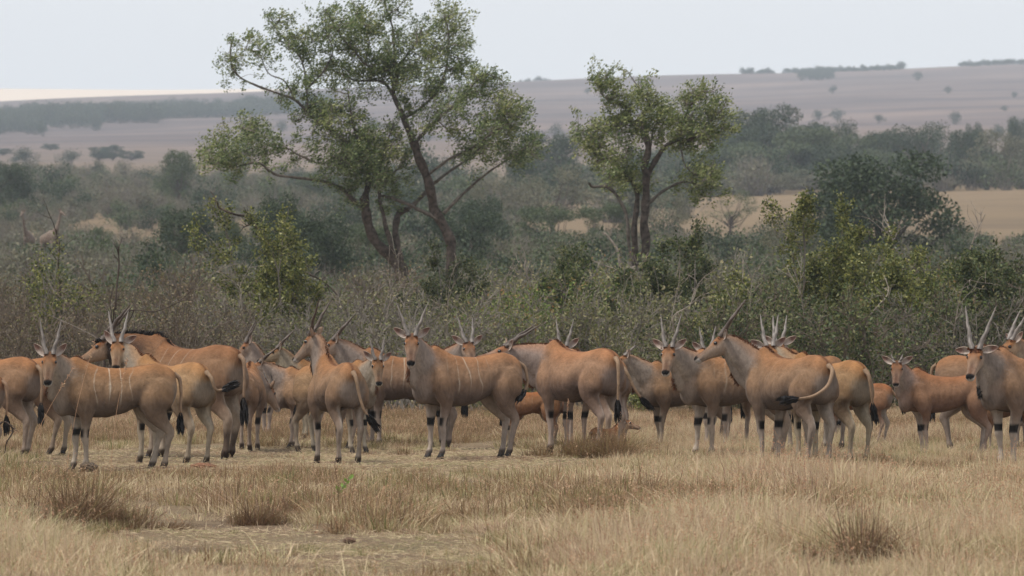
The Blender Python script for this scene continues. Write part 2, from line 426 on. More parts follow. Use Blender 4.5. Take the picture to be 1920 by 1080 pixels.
def eland(loc, heading, look, label, scale=1.0, look_pitch=-50, neck_pitch=52, neck_len=0.60, neck_yaw=None, horn=0.50, horn_mat=None, horn_splay=0.20,
          bull=0.0, calf=0.0, rufous=0.0, pale=0.0, stripes=0.8, swing=(0.0, 0.0, 0.0, 0.0), tail=None, voxel=0.0185, seed=0, lying=False, ear_up=42, group="elands of the herd", parts=True, belly=0.0):
    """heading and look are world yaws in degrees (0 = towards +X, 270 = towards the camera)"""
    rng = np.random.default_rng(seed + 100)
    swing = tuple(s_ if s_ else rng.normal(0, 0.045) for s_ in swing)
    root = empty("eland", loc, R(heading), scale)
    tag(root, label, "antelope", group)
    L = Loft()
    up3 = np.array([0, 0, 1.0]); lat = np.array([0, 1.0, 0])
    drop = 0.0
    tan = lerp(TAN, lin(150, 116, 90, KC), bull * 0.75); tan = lerp(tan, RUFOUS, rufous); tan = lerp(tan, lin(190, 156, 120, KC), pale)
    hi = lerp(TAN_HI, lin(146, 104, 76, KC), bull * 0.7); hi = lerp(hi, lin(168, 88, 46, KC), rufous); hi = lerp(hi, lin(182, 138, 96, KC), pale)
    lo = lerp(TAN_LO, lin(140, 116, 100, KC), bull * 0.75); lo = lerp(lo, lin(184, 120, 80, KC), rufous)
    neckc = lerp(GREY, lin(78, 64, 56, KC), bull); neckc = lerp(neckc, lin(178, 122, 86, KC), rufous * 0.75)
    tone = rng.uniform(0.84, 1.10); warm = np.array([1.0, rng.uniform(0.97, 1.04), rng.uniform(0.94, 1.10)]) * tone
    # ---- trunk
    T = np.array(TORSO)
    if calf: T[:, 2] += (T[:, 1] - T[:, 2]) * 0.14 * calf; T[:, 3] *= 1 - 0.16 * calf
    if bull: T[:, 1] += 0.035 * bull * np.exp(-((T[:, 0] - 0.44) / 0.2) ** 2); T[:, 3] *= 1 + 0.05 * bull
    if belly: T[:, 2] -= belly * np.exp(-((T[:, 0] + 0.1) / 0.35) ** 2); T[:, 3] *= 1 + belly * 1.2 * np.exp(-((T[:, 0] + 0.15) / 0.4) ** 2)
    if lying: drop = 0.0; T[:, 1:3] -= 0.56
    T = catmull(T, 80)
    cz = T[:, 1] * 0.47 + T[:, 2] * 0.53
    cen = np.stack([T[:, 0], 0 * cz, cz], -1)
    def tcol(t, th, v):
        s = np.sin(th); x = v[..., 0]
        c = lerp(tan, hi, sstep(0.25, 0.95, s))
        c = c + (lo - c) * (sstep(0.40, -0.65, s) * 0.95)[..., None]  # greyer lower flank and belly, with some underside shade put into the colour
        c = c + (neckc - c) * (sstep(0.48, 0.78, x) * 0.75)[..., None]
        c = c + (GREY - c) * (sstep(-0.72, -0.88, x) * sstep(0.5, -0.3, s) * 0.8)[..., None]
        dl = sstep(0.985, 0.999, s) * sstep(0.6, 0.4, x)
        c = c + (BROWN - c) * (dl * 0.75)[..., None]
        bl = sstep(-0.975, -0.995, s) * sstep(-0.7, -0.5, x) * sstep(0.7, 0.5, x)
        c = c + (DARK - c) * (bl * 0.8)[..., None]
        return c
    def trest(t, th, v):
        x, z = v[..., 0], v[..., 2]
        m = sstep(-0.40, -0.1, x) * sstep(0.50, 0.40, x) * sstep(0.78, 1.0, z) * sstep(1.46, 1.34, z) * stripes
        return np.stack([x, z, m], -1)
    n = len(T)
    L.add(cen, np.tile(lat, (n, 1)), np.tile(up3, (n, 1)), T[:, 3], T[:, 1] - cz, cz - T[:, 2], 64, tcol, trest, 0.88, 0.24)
    # ---- legs
    hoofs = []
    if not lying:
        for ch, fr in ((FRONT, True), (HIND, False)):
            for sg in (1, -1):
                gj = rng.uniform(-.015, .02)
                sw = swing[(0 if sg > 0 else 1) + (0 if fr else 2)]
                P = np.array(ch)
                P[:, 0] += sw * np.clip(1 - P[:, 1] / 0.98, 0, 1)
                if calf: P[4:, 3:] *= 1 - 0.12 * calf
                if bull: P[:, 3:] *= 1 + 0.10 * bull
                P = catmull(P, 64)
                c = np.stack([P[:, 0], sg * P[:, 2], P[:, 1]], -1)
                tg = np.gradient(c, axis=0); tg /= np.linalg.norm(tg, axis=1)[:, None]
                sd = np.tile(lat, (64, 1)); u = np.cross(tg, sd)
                def lcol(t, th, v, fr=fr, sg=sg, gj=gj):
                    z = v[..., 2]; outer = np.cos(th) * sg; fore = np.sin(th)   # +sin = up vector direction
                    c = np.broadcast_to(tan, v.shape).copy()
                    c = c + (lo - c) * (sstep(1.05, 0.8, z) * 0.7)[..., None]
                    paleness = sstep(0.35, -0.5, outer) * sstep(0.95, 0.75, z)
                    low = sstep(0.72, 0.42, z)
                    c = c + (PALE - c) * np.clip(paleness * 0.9 + low * (0.68 if fr else 0.46), 0, 0.92)[..., None]
                    if fr:
                        g = sstep(0.445 + gj, 0.457 + gj, z) * sstep(0.565 + gj * .5, 0.55 + gj * .5, z) * (sstep(0.97, 0.75, outer) if not bull else 1.0)
                        c = c + (BLACK - c) * (g * 0.97)[..., None]
                    elif bull:
                        c = c + (lin(84, 70, 62, KC) - c) * (sstep(0.42, 0.3, z) * 0.8)[..., None]
                    fet = sstep(0.14, 0.10, z)
                    c = c + (lin(66, 52, 44, KC) - c) * (fet * 0.85)[..., None]
                    return c
                L.add(c, sd, u, P[:, 4], P[:, 3], P[:, 3], 24, lcol)
                hoofs.append((c[-1][0], c[-1][1]))
    else:
        for sg in (1, -1):   # folded legs beside the body
            for pts in ([(0.42, .17, .38, .13), (0.50, .24, .16, .09), (0.30, .25, .07, .06), (0.14, .24, .05, .045)], [(-0.60, .15, .42, .2), (-0.40, .26, .22, .14), (-0.62, .27, .08, .07), (-0.36, .28, .05, .05)]):
                P = catmull(np.array(pts), 40); c = P[:, :3] * np.array([1, sg, 1])
                tg = np.gradient(c, axis=0); tg /= np.linalg.norm(tg, axis=1)[:, None]
                sd = np.cross(tg, np.array([0.3, sg, 0.2])); sd /= np.linalg.norm(sd, axis=1)[:, None]
                L.add(c, sd, np.cross(tg, sd), P[:, 3] * 0.7, P[:, 3], P[:, 3], 20, lambda t, th, v: np.broadcast_to(tan, v.shape).copy())
    # ---- neck and head
    hl = R(look - heading); hp = R(look_pitch)
    fwd = dirv(hl, hp); hlat = np.array([-math.sin(hl), math.cos(hl), 0]); hup = np.cross(fwd, hlat)
    zoff = -0.56 if lying else 0.0
    B0 = np.array([0.44, 0, 1.13 + zoff])
    rel = ((look - heading + 180) % 360) - 180
    ny = R(neck_yaw if neck_yaw is not None else max(-55, min(55, rel * 0.5)))
    nl = neck_len + 0.05 * bull
    poll = B0 + np.array([0.10, 0, 0.02]) + dirv(ny, R(neck_pitch)) * nl
    hs = 1.06 + 0.08 * calf
    nb = -fwd * 0.10 + hup * -0.03
    P3 = poll - fwd * 0.0 + nb * 0.3
    P1 = B0 + np.array([0.22, 0, 0.10]); P2 = P3 - (dirv(ny, R(neck_pitch)) * 0.6 + fwd * 0.15 - hup * -0.1) * 0.25
    t = np.linspace(0, 1, 44)[:, None]
    nc = (1 - t) ** 3 * B0 + 3 * (1 - t) ** 2 * t * P1 + 3 * (1 - t) * t ** 2 * P2 + t ** 3 * P3
    tg = np.gradient(nc, axis=0); tg /= np.linalg.norm(tg, axis=1)[:, None]
    tt = t[:, 0]
    nlat = unit(lat) * (1 - sstep(0.2, 1, tt) * 0.6)[:, None] + hlat * (sstep(0.2, 1, tt) * 0.6)[:, None]
    nlat = nlat - tg * np.sum(nlat * tg, 1)[:, None]; nlat /= np.linalg.norm(nlat, axis=1)[:, None]
    nup = np.cross(tg, nlat)
    fat = 1 + 0.30 * bull - 0.18 * calf
    rv = np.interp(tt, [0, .25, .5, .75, 1], [0.29, 0.255, 0.205, 0.158, 0.108]) * fat
    rl = np.interp(tt, [0, .25, .5, .75, 1], [0.18, 0.155, 0.122, 0.096, 0.078]) * (1 + 0.22 * bull - 0.12 * calf)
    def ncol(t_, th, v):
        s = np.sin(th)
        c = lerp(neckc, hi, sstep(0.3, 1.0, s) * 0.65)
        c = c + (PALE - c) * (sstep(-0.1, -0.8, s) * (0.35 + 0.5 * sstep(0.3, 0.7, t_)) * (1 - bull) * (1 - 0.5 * rufous))[..., None]
        c = c * (1 - 0.16 * np.maximum(0, np.sin(th * 15 + 3 * np.sin(t_ * 9))) ** 2 * sstep(0.5, 0.0, s))[..., None]  # throat creases: shade of the folds painted in as darker streaks
        c = c + (tan - c) * (sstep(0.35, 0.0, t_) * 0.6)[..., None]
        return c
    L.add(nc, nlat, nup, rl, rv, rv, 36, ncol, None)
    # dewlap: a thin hanging fold from throat to brisket
    dl = (0.14 + 0.06 * bull) * (1 - 0.75 * calf)
    ds = np.linspace(0.12, 0.88, 30)
    idx = (ds * 43).astype(int)
    dcen = nc[idx] - nup[idx] * (rv[idx] * 0.82)[:, None]
    dn = rl[idx] * 0.22 + 0.012
    dep = dl * np.sin(np.pi * np.clip((ds - 0.05) / 0.85, 0, 1)) ** 0.6 * (0.7 + 0.5 * sstep(0.8, 0.4, ds)) + 0.03
    dup = nup[idx] * 0.6 + up3 * 0.4; dup /= np.linalg.norm(dup, axis=1)[:, None]
    L.add(dcen, nlat[idx], dup, dn + 0.012, rv[idx] * 0.4, dep, 20, lambda t_, th, v: lerp(lerp(neckc, PALE, 0.35 * (1 - bull)), lin(120, 100, 86, KC), sstep(-0.7, -1.0, np.sin(th)) * 0.5 * sstep(0.5, 0.1, t_)), None)
    DW = (dcen, dup, dep, nlat[idx])
    # head
    H = np.array([  # along the face, up, down, half width
        (-0.055, .055, .075, .055), (-0.01, .085, .105, .080), (0.05, .088, .125, .088), (0.11, .076, .132, .0905), (0.17, .060, .120, .079), (0.24, .047, .092, .064),
        (0.31, .041, .074, .057), (0.37, .041, .066, .057), (0.405, .036, .060, .052), (0.43, .018, .040, .030)]) * hs
    H[:, 0] *= (1 - 0.10 * calf)
    H = catmull(H, 56)
    hc = P3 + fwd * H[:, 0][:, None]
    def hcol(t_, th, v):
        s = np.sin(th); d = H[:, 0][:, None] / hs * np.ones_like(th)
        ac = np.abs(np.cos(th))
        cheek = lerp(lin(190, 166, 144, 0.6), lin(184, 156, 132, KC), bull); cheek = lerp(cheek, lin(192, 140, 102, KC), rufous * 0.7)
        fore = lerp(lin(156, 112, 80, KC), lin(124, 78, 50, KC), bull * 0.7)
        c = np.broadcast_to(cheek, v.shape).copy()
        face = lerp(lin(166, 128, 98, 0.6), lin(140, 96, 70, 0.6), rufous)
        c = c + (face - c) * (sstep(-0.05, 0.45, s) * sstep(0.35, 0.15, d) * 0.85)[..., None]
        c = c + (fore - c) * (sstep(0.16, 0.08, d) * sstep(-0.1, 0.45, s))[..., None]
        c = c + (neckc - c) * (sstep(0.06, -0.03, d) * sstep(0.4, -0.1, s))[..., None]
        blaze = sstep(0.10, 0.26, d) * sstep(0.60, 0.25, ac) * sstep(0.2, 0.6, s) + 0.9 * sstep(0.10, 0.05, d) * sstep(0.42, 0.2, ac) * sstep(0.2, 0.6, s)
        c = c + (lin(74, 54, 44, KC) - c) * (blaze * 0.7)[..., None]
        c = c + (lin(120, 84, 62, KC) - c) * (sstep(0.2, 0.3, d) * sstep(-0.1, 0.4, s) * 0.6)[..., None]
        c = c + (WHITE - c) * (sstep(0.355, 0.38, d) * sstep(0.2, -0.1, s) * 0.85)[..., None]
        c = c + (BLACK - c) * (sstep(0.36, 0.385, d) * sstep(-0.05, 0.22, s))[..., None]
        eye = np.exp(-((d - 0.10) / 0.022) ** 2) * sstep(0.25, 0.4, s) * sstep(0.95, 0.6, s)
        c = c + (lin(54, 40, 34, KC) - c) * (eye * 0.8)[..., None]
        mouth = np.exp(-((s + 0.42) / 0.05) ** 2) * sstep(0.30, 0.34, d)
        c = c + (DARK - c) * (mouth * 0.8)[..., None]
        return c
    n = len(H)
    L.add(hc, np.tile(hlat, (n, 1)), np.tile(hup, (n, 1)), H[:, 3], H[:, 1], H[:, 2], 44, hcol, None, 0.9, 0.14)
    # brow ridge over each eye
    for sg in (1, -1):
        e0 = P3 + (fwd * 0.06 + hup * 0.052 + hlat * sg * 0.066) * hs
        e1 = P3 + (fwd * 0.135 + hup * 0.040 + hlat * sg * 0.062) * hs
        pts = np.linspace(e0, e1, 8); rr = np.array([.012, .02, .024, .026, .026, .024, .02, .012]) * hs
        L.add(pts, np.tile(hlat, (8, 1)), np.tile(hup, (8, 1)), rr, rr, rr, 10, lambda t_, th, v: np.broadcast_to(lin(176, 122, 82, KC), v.shape).copy())
    V = np.concatenate(L.v); C = np.concatenate(L.c); RS = np.concatenate(L.r)
    me = remesh(V, [np.concatenate(L.q), np.concatenate(L.t)], voxel / scale ** 0.5, 3)
    nv = len(me.vertices)
    co = np.empty(nv * 3, np.float32); me.vertices.foreach_get("co", co); co = co.reshape(-1, 3)
    # colours: blend of the nearest loft samples
    kd = kdtree.KDTree(len(V))
    for i, p in enumerate(V): kd.insert(p, i)
    kd.balance()
    cc = np.empty((nv, 3)); rr = np.empty((nv, 3))
    for i, p in enumerate(co):
        f = kd.find_n(p, 5)
        w = np.array([1 / (x[2] ** 2 + 4e-5) for x in f]); w /= w.sum()
        k = [x[1] for x in f]
        cc[i] = w @ C[k]; rr[i] = w @ RS[k]
    # soft muscle and rib relief
    nn = np.empty(nv * 3, np.float32); me.vertices.foreach_get("normal", nn); nn = nn.reshape(-1, 3)
    rel_ = np.array([mnoise.noise((p[0] * 6 + seed * 3.1, p[1] * 5, p[2] * 4)) for p in co])
    rel2_ = np.array([mnoise.noise((p[0] * 15 + seed * 1.7, p[1] * 12, p[2] * 9)) for p in co])
    rib = np.sin(co[:, 0] * 62 + co[:, 2] * 9) * sstep(-0.3, -0.1, co[:, 0]) * sstep(0.35, 0.2, co[:, 0]) * sstep(0.75, 0.9, co[:, 2]) * sstep(1.3, 1.15, co[:, 2])
    headm = sstep(0.32, 0.2, np.linalg.norm(co - (P3 + fwd * 0.18), axis=1))
    co = co + nn * ((rel_ * 0.009 + rel2_ * 0.005 + rib * 0.003) * (1 - headm))[:, None]
    me.vertices.foreach_set("co", co.astype(np.float32).ravel())
    me.name = "eland_body"
    me.polygons.foreach_set("use_smooth", np.ones(len(me.polygons), dtype=bool))
    me.materials.clear(); me.materials.append(M_COAT)
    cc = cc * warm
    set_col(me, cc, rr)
    me.update()
    link("body", me, None, root)
    if not parts: return root
    # ---- horns, ears, eyes
    hd = np.stack([hup, hlat, -fwd], -1)          # horn frame: x = face normal, y = lateral, z = backwards along the face line
    if horn > 0.02:
        for sg in (1, -1):
            hv, hq = make_horn(horn, 0.029 * (0.85 + 0.15 * min(1, horn / 0.5)) * (1 + 0.35 * bull), horn_splay, 0.04, 1.6 + 0.8 * bull, rng, sg)
            tilt = R(24)
            zx = hv[:, 2] * math.sin(tilt) + hv[:, 0] * math.cos(tilt); zz = hv[:, 2] * math.cos(tilt) - hv[:, 0] * math.sin(tilt)
            p = np.stack([zx, hv[:, 1], zz], -1) @ hd.T + P3 + (hup * 0.070 + hlat * sg * 0.042 + fwd * 0.012) * hs
            link("horn", mesh_np("eland_horn", p, hq, True, horn_mat or M_HORN), None, root)
    for sg in (1, -1):
        ev, eq, ec = ear_mesh(0.215, 0.050, sg)
        # ear axis: out sideways, a little up and back; opening forward
        eu = R(ear_up + rng.normal(0, 7)); ax = unit(hlat * sg * math.cos(eu) + up3 * math.sin(eu) - dirv(hl, 0) * 0.18)
        op = unit(dirv(hl, R(-5)) + hlat * sg * 0.15); op = unit(op - ax * np.dot(op, ax)); sd = np.cross(ax, op)
        p = ev[:, :1] * op + ev[:, 1:2] * sd + ev[:, 2:] * ax
        p = p * (1 + 0.12 * calf) + P3 + (hup * 0.035 + hlat * sg * 0.066 - fwd * 0.0) * hs
        em = mesh_np("eland_ear", p, eq, True, M_COAT); set_col(em, ec, np.zeros_like(ec))
        link("ear", em, None, root)
        bm = bmesh.new(); bmesh.ops.create_icosphere(bm, subdivisions=2, radius=0.027 * hs)
        bmesh.ops.translate(bm, verts=bm.verts, vec=Vector(P3 + (fwd * 0.102 + hup * 0.036 + hlat * sg * 0.0695) * hs))
        em = bpy.data.meshes.new("eland_eye"); bm.to_mesh(em); bm.free()
        em.polygons.foreach_set("use_smooth", np.ones(len(em.polygons), dtype=bool)); em.materials.append(M_EYE)
        link("eye", em, None, root)
    # ---- hooves: two toes each
    for (hx, hy) in hoofs:
        mb = MB()
        for k in (1, -1):
            v = []
            for z, x0, x1, w in ((0.082, -0.03, 0.012, .019), (0.05, -0.036, 0.030, .022), (0.0, -0.042, 0.072, .024), (0.0, -0.03, 0.055, .012)):
                for a in np.linspace(0, 2 * np.pi, 10, endpoint=False):
                    xx = (x0 + x1) / 2 + (x1 - x0) / 2 * math.cos(a)
                    v.append((hx + xx - 0.005, hy + k * 0.022 + w * math.sin(a) * (1 - 0.35 * max(0, math.cos(a))), z))
            q = [(r * 10 + i, r * 10 + (i + 1) % 10, (r + 1) * 10 + (i + 1) % 10, (r + 1) * 10 + i) for r in range(3) for i in range(10)]
            mb.add(v, q)
        link("hoof", mb.mesh("eland_hoof", True, M_HOOF), None, root)
    # ---- crest mane
    ml = np.interp(tt, [0, .15, .3, .6, .9, 1], [0.0, 0.035, 0.05, 0.045, 0.03, 0.0]) * (1 + 0.9 * bull + 0.2 * calf)
    line = nc + nup * (rv * 0.97)[:, None]
    sel = slice(4, 42)
    back = np.array([(x, 0, np.interp(x, T[:, 0], T[:, 1]) - 0.004) for x in np.linspace(0.18, 0.50, 14)])
    mb = fur_strips(line[sel], nup[sel], nlat[sel], ml[sel], 0.011, rng, 420, lean=(-0.45, 0, 0.0))
    bl = np.interp(np.linspace(0, 1, 14), [0, .5, 1], [0.01, 0.04, 0.05]) * (1 + 0.4 * bull)
    m2 = fur_strips(back, np.tile(up3, (14, 1)), np.tile(lat, (14, 1)), bl, 0.011, rng, 150, lean=(-0.8, 0, 0))
    mb.add(m2.v[0], None, m2.t[0])
    link("mane", mb.mesh("eland_mane", False, M_HAIR if bull > 0.6 else M_MANE), None, root)
    # dark hair hanging from the lowest part of the dewlap
    if calf < 0.3:
        k0, k1 = 12, 20
        bp_ = DW[0][k0:k1] - DW[1][k0:k1] * (DW[2][k0:k1] * 0.88)[:, None]
        mb = fur_strips(bp_, -DW[1][k0:k1] * 0.5 - np.tile(up3, (k1 - k0, 1)) * 0.6, DW[3][k0:k1], np.full(k1 - k0, 0.085 + 0.05 * bull), 0.010, rng, 110, spread=0.22)
        link("dewlap_tuft", mb.mesh("eland_dewlap_tuft", False, M_HAIR if bull > 0.2 else M_MANE), None, root)
    # forehead brush between and below the horns
    fp = np.linspace(P3 + (fwd * 0.0 + hup * .08) * hs, P3 + (fwd * (0.05 + 0.05 * bull) + hup * 0.078) * hs, 6)
    mb = fur_strips(fp, np.tile(unit(hup + fwd * 0.2), (6, 1)), np.tile(hlat, (6, 1)) * 2.6, np.full(6, 0.022 + 0.05 * bull), 0.010, rng, 130, spread=0.25)
    link("forehead_tuft", mb.mesh("eland_forelock", False, M_HAIR if bull > 0.6 else mat_fore), None, root)
    # ---- tail with its black tuft
    if tail is None:
        tail = [(-0.86, 0, 1.26), (-0.935, 0.01, 1.20), (-0.955, 0.015, 1.0), (-0.945, 0.02, 0.80), (-0.945, 0.02, 0.66)]
    tp = np.array(tail, float)
    if lying: tp[:, 2] = np.maximum(tp[:, 2] - 0.56, 0.06)
    tp = catmull(tp, 26)
    tr = np.interp(np.linspace(0, 1, 26), [0, .12, .5, 1], [0.042, 0.030, 0.020, 0.015])
    mb = MB(); mb.tube(tp, tr, 10)
    tm = mb.mesh("eland_tail", True, M_COAT)
    set_col(tm, np.tile(lerp(tan, PALE, 0.25), (len(tm.vertices), 1)), np.zeros((len(tm.vertices), 3)))
    to = link("tail", tm, None, root)
    d = unit(tp[-1] - tp[-4]); n = 170
    s = rng.uniform(-0.10, 0.06, n)
    off = rng.normal(size=(n, 3)); off -= d * (off @ d)[:, None]; off /= np.linalg.norm(off, axis=1)[:, None]
    base = tp[-1] + d * s[:, None] + off * 0.012
    dd = d + off * rng.uniform(0.05, 0.28, n)[:, None] + np.array([0, 0, -0.25]); dd /= np.linalg.norm(dd, axis=1)[:, None]
    ln = rng.uniform(0.10, 0.20, n) * (1 + 0.2 * bull) * (1 - 0.35 * calf)
    w = np.cross(dd, rng.normal(size=(n, 3))); w /= np.linalg.norm(w, axis=1)[:, None]; w *= 0.011
    mid = base + dd * (ln * 0.55)[:, None] + off * 0.014
    v = np.stack([base - w * 0.6, base + w * 0.6, mid + w, base + dd * ln[:, None], mid - w], 1).reshape(-1, 3)
    i5 = np.arange(n)[:, None] * 5
    mb = MB(); mb.add(v, i5 + np.array([[0, 1, 2, 4]]), i5 + np.array([[4, 2, 3]]))
    link("tail_tuft", mb.mesh("eland_tail_tuft", False, M_HAIR), None, to)
    return root

mat_fore = mat_plain("rufous forehead hair", lin(122, 76, 50), 0.7, 0.4, 14.0, 0.2)
# ------------------------------------------------------------------ terrain
ROWS_D = np.array([-80, 60, 118, 180, 300, 420, 550, 850, 1000, 1500, 2200, 3000, 3800, 4400, 5200, 5600, 6200, 7000], float)
def prof(rows):   # heights of the ground from the image row at which it would show
    z = []
    for d, r in zip(ROWS_D, rows):
        z.append(r[1] if isinstance(r, tuple) else CAMH + (HOR - r) / FPX * d)
    return np.array(z)
Z_L = prof([('z', 0), ('z', 0), ('z', 0), ('z', .4), 542, 500, 432, 368, 345, 312, 268, 230, 206, 195, ('z', 134), ('z', 150), 166, ('z', 200)])
Z_M = prof([('z', 0), ('z', 0), ('z', 0), ('z', .4), 538, 484, 440, 380, 350, 310, 255, 208, 174, 160, ('z', 140), ('z', 150), 167, ('z', 200)])
Z_R = prof([('z', 0), ('z', 0), ('z', 0), ('z', .4), 536, 484, 446, 357, 342, 290, 232, 184, 142, 127, ('z', 158), ('z', 150), ('z', 150), ('z', 150)])

def smooth_interp(d, xs, ys):
    """monotone-ish cubic (Hermite with limited slopes)"""
    d = np.clip(np.asarray(d, float), xs[0], xs[-1] - 1e-6)
    h = np.diff(xs); s = np.diff(ys) / h
    m = np.zeros(len(xs)); m[0], m[-1] = s[0], s[-1]
    for i in range(1, len(xs) - 1):
        m[i] = 0 if s[i - 1] * s[i] <= 0 else 2 * s[i - 1] * s[i] / (s[i - 1] + s[i])
    i = np.clip(np.searchsorted(xs, d, side='right') - 1, 0, len(xs) - 2)
    t = (d - xs[i]) / h[i]
    return (2 * t ** 3 - 3 * t ** 2 + 1) * ys[i] + (t ** 3 - 2 * t ** 2 + t) * h[i] * m[i] + (-2 * t ** 3 + 3 * t ** 2) * ys[i + 1] + (t ** 3 - t ** 2) * h[i] * m[i + 1]

def ground_z(x, d):
    x = np.asarray(x, float); d = np.asarray(d, float)
    u = x / np.maximum(d, 30.0) * FPX / 1920 + 0.5
    u = np.clip(u, -0.3, 1.3)
    zl, zm, zr = (smooth_interp(d, ROWS_D, Z) for Z in (Z_L, Z_M, Z_R))
    z = np.where(u < 0.5, zl + (zm - zl) * np.clip(u / 0.5, -0.6, 1), zm + (zr - zm) * np.clip((u - 0.5) / 0.5, 0, 1.6))
    return z

def relief(x, d):
    """small unevenness of the ground"""
    if d < 30: return 0.0
    if d < 190: return mnoise.noise((x * 0.9, d * 0.5, 0)) * 0.035 + mnoise.noise((x * 0.25, d * 0.12, 3)) * 0.07
    return mnoise.noise((x / 160, d / 300, 1)) * min(0.0012 * d, 2.2) * min(1, (d - 190) / 80) + mnoise.noise((x / 30, d / 70, 2)) * min(0.0006 * d, 1) * min(1, (d - 190) / 80) * max(0, 1 - d / 1500)

def gz(x, d): return float(ground_z(np.array([x]), np.array([d]))[0]) + relief(x, d)

def at(px, d):
    """world x of an image column at distance d"""
    return (px - 960.0) * d / FPX

def drow(row, z=0.0):
    """distance at which level ground of height z shows at an image row"""
    return FPX * (CAMH - z) / (row - HOR)

def terrain():
    ds = np.concatenate([np.linspace(-80, 44, 8), np.linspace(48, 190, 200), np.geomspace(193, 7000, 210)])
    nx = 150
    s = np.linspace(-1, 1, nx); s = np.sign(s) * np.abs(s) ** 1.25
    W = 26 + 0.24 * np.abs(ds)
    X = W[:, None] * s[None, :]; D = np.repeat(ds[:, None], nx, 1)
    Z = ground_z(X, D)
    rel = np.zeros_like(Z)
    for i in range(len(ds)):
        for j in range(nx):
            rel[i, j] = relief(X[i, j], D[i, j])
    Z = Z + rel
    i = (np.arange(len(ds) - 1)[:, None] * nx + np.arange(nx - 1)[None, :]).ravel()
    me = mesh_np("ground", np.stack([X, D, Z], -1).reshape(-1, 3), np.stack([i, i + 1, i + nx + 1, i + nx], -1), True)
    m, nt, b = newmat("savanna ground")
    L = nt.links
    geo = N(nt, "ShaderNodeNewGeometry")
    sep = N(nt, "ShaderNodeSeparateXYZ"); L.new(geo.outputs["Position"], sep.inputs[0])
    # near: trampled earth with straw litter
    n1 = N(nt, "ShaderNodeTexNoise", i_Scale=0.55, i_Detail=6.0, i_Roughness=0.6); L.new(geo.outputs["Position"], n1.inputs[0])
    n2 = N(nt, "ShaderNodeTexNoise", i_Scale=14.0, i_Detail=6.0, i_Roughness=0.75); L.new(geo.outputs["Position"], n2.inputs[0])
    mp = N(nt, "ShaderNodeMapping"); mp.inputs["Scale"].default_value = (26, 9, 20); mp.inputs["Rotation"].default_value = (0, 0, 0.6); L.new(geo.outputs["Position"], mp.inputs[0])
    n3 = N(nt, "ShaderNodeTexNoise", i_Scale=1.0, i_Detail=3.0, i_Roughness=0.8, i_Distortion=1.5); L.new(mp.outputs[0], n3.inputs[0])
    earth = ramp(nt, n1.outputs[0], [(0.35, lin(116, 97, 78)), (0.5, lin(136, 116, 92)), (0.66, lin(130, 116, 88))])
    lit = ramp(nt, n3.outputs[0], [(0.50, (0, 0, 0)), (0.64, (1, 1, 1))])
    c = mixc(nt, math_n(nt, 'MULTIPLY', lit.outputs[0], 0.6), earth.outputs[0], lin(158, 142, 116))
    dk = ramp(nt, n2.outputs[0], [(0.32, (0.42,) * 3), (0.50, (0.95,) * 3), (0.75, (1.22,) * 3)])
    near = mixc(nt, 1.0, c, dk.outputs[0], 'MULTIPLY')
    # far: dry grass plain with scrubby mottling
    f1 = N(nt, "ShaderNodeTexNoise", i_Scale=0.02, i_Detail=8.0, i_Roughness=0.65); L.new(geo.outputs["Position"], f1.inputs[0])
    f2 = N(nt, "ShaderNodeTexNoise", i_Scale=0.0035, i_Detail=5.0, i_Roughness=0.6); L.new(geo.outputs["Position"], f2.inputs[0])
    fa = ramp(nt, f1.outputs[0], [(0.32, lin(86, 74, 56)), (0.5, lin(120, 103, 77)), (0.7, lin(134, 116, 86))])
    fb = ramp(nt, f2.outputs[0], [(0.35, lin(102, 88, 75)), (0.62, lin(122, 104, 86))])
    far = mixc(nt, 0.5, fa.outputs[0], fb.outputs[0])
    hm = N(nt, "ShaderNodeMapRange", i_1=900.0, i_2=2200.0, i_3=0.0, i_4=1.0); L.new(sep.outputs[1], hm.inputs[0])
    hb = N(nt, "ShaderNodeTexNoise", i_Scale=1.0, i_Detail=6.0, i_Roughness=0.7); hmp = N(nt, "ShaderNodeMapping"); hmp.inputs["Scale"].default_value = (0.005, 0.0065, 0.005); L.new(geo.outputs["Position"], hmp.inputs[0]); L.new(hmp.outputs[0], hb.inputs[0])
    hr = ramp(nt, hb.outputs[0], [(0.34, lin(72, 66, 68)), (0.5, lin(96, 84, 82)), (0.66, lin(118, 102, 95))])
    hill = hr.outputs[0]
    far = mixc(nt, hm.outputs[0], far, hill)
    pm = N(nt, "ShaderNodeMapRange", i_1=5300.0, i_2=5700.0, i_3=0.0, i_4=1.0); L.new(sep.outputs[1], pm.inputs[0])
    far = mixc(nt, pm.outputs[0], far, lin(206, 188, 168))  # distant plain in sun: its brightness is put into this pale colour
    fm = N(nt, "ShaderNodeMapRange", i_1=160.0, i_2=420.0, i_3=0.0, i_4=1.0); L.new(sep.outputs[1], fm.inputs[0])
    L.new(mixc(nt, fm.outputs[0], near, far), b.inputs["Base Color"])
    b.inputs["Roughness"].default_value = 0.95; b.inputs["Specular IOR Level"].default_value = 0.1
    bp = N(nt, "ShaderNodeBump", i_Strength=0.9, i_Distance=0.09); L.new(n2.outputs[0], bp.inputs["Height"]); L.new(bp.outputs[0], b.inputs["Normal"])
    tag(link("ground", me, m), kind="structure")
    # pale vehicle track climbing the far hillside
    pts = []
    for px, d in ((1490, 2400), (1512, 2440), (1530, 2540), (1552, 2640), (1575, 2800)):
        pts.append((at(px, d), d))
    pts = catmull(np.array(pts), 40)
    v, q = [], []
    for k, (x, d) in enumerate(pts):
        z = gz(x, d) + 0.5
        v += [(x - .8, d + 1.2, z + 0.1), (x + .8, d - 1.2, z)]
        if k: q.append((2 * k - 2, 2 * k - 1, 2 * k + 1, 2 * k))
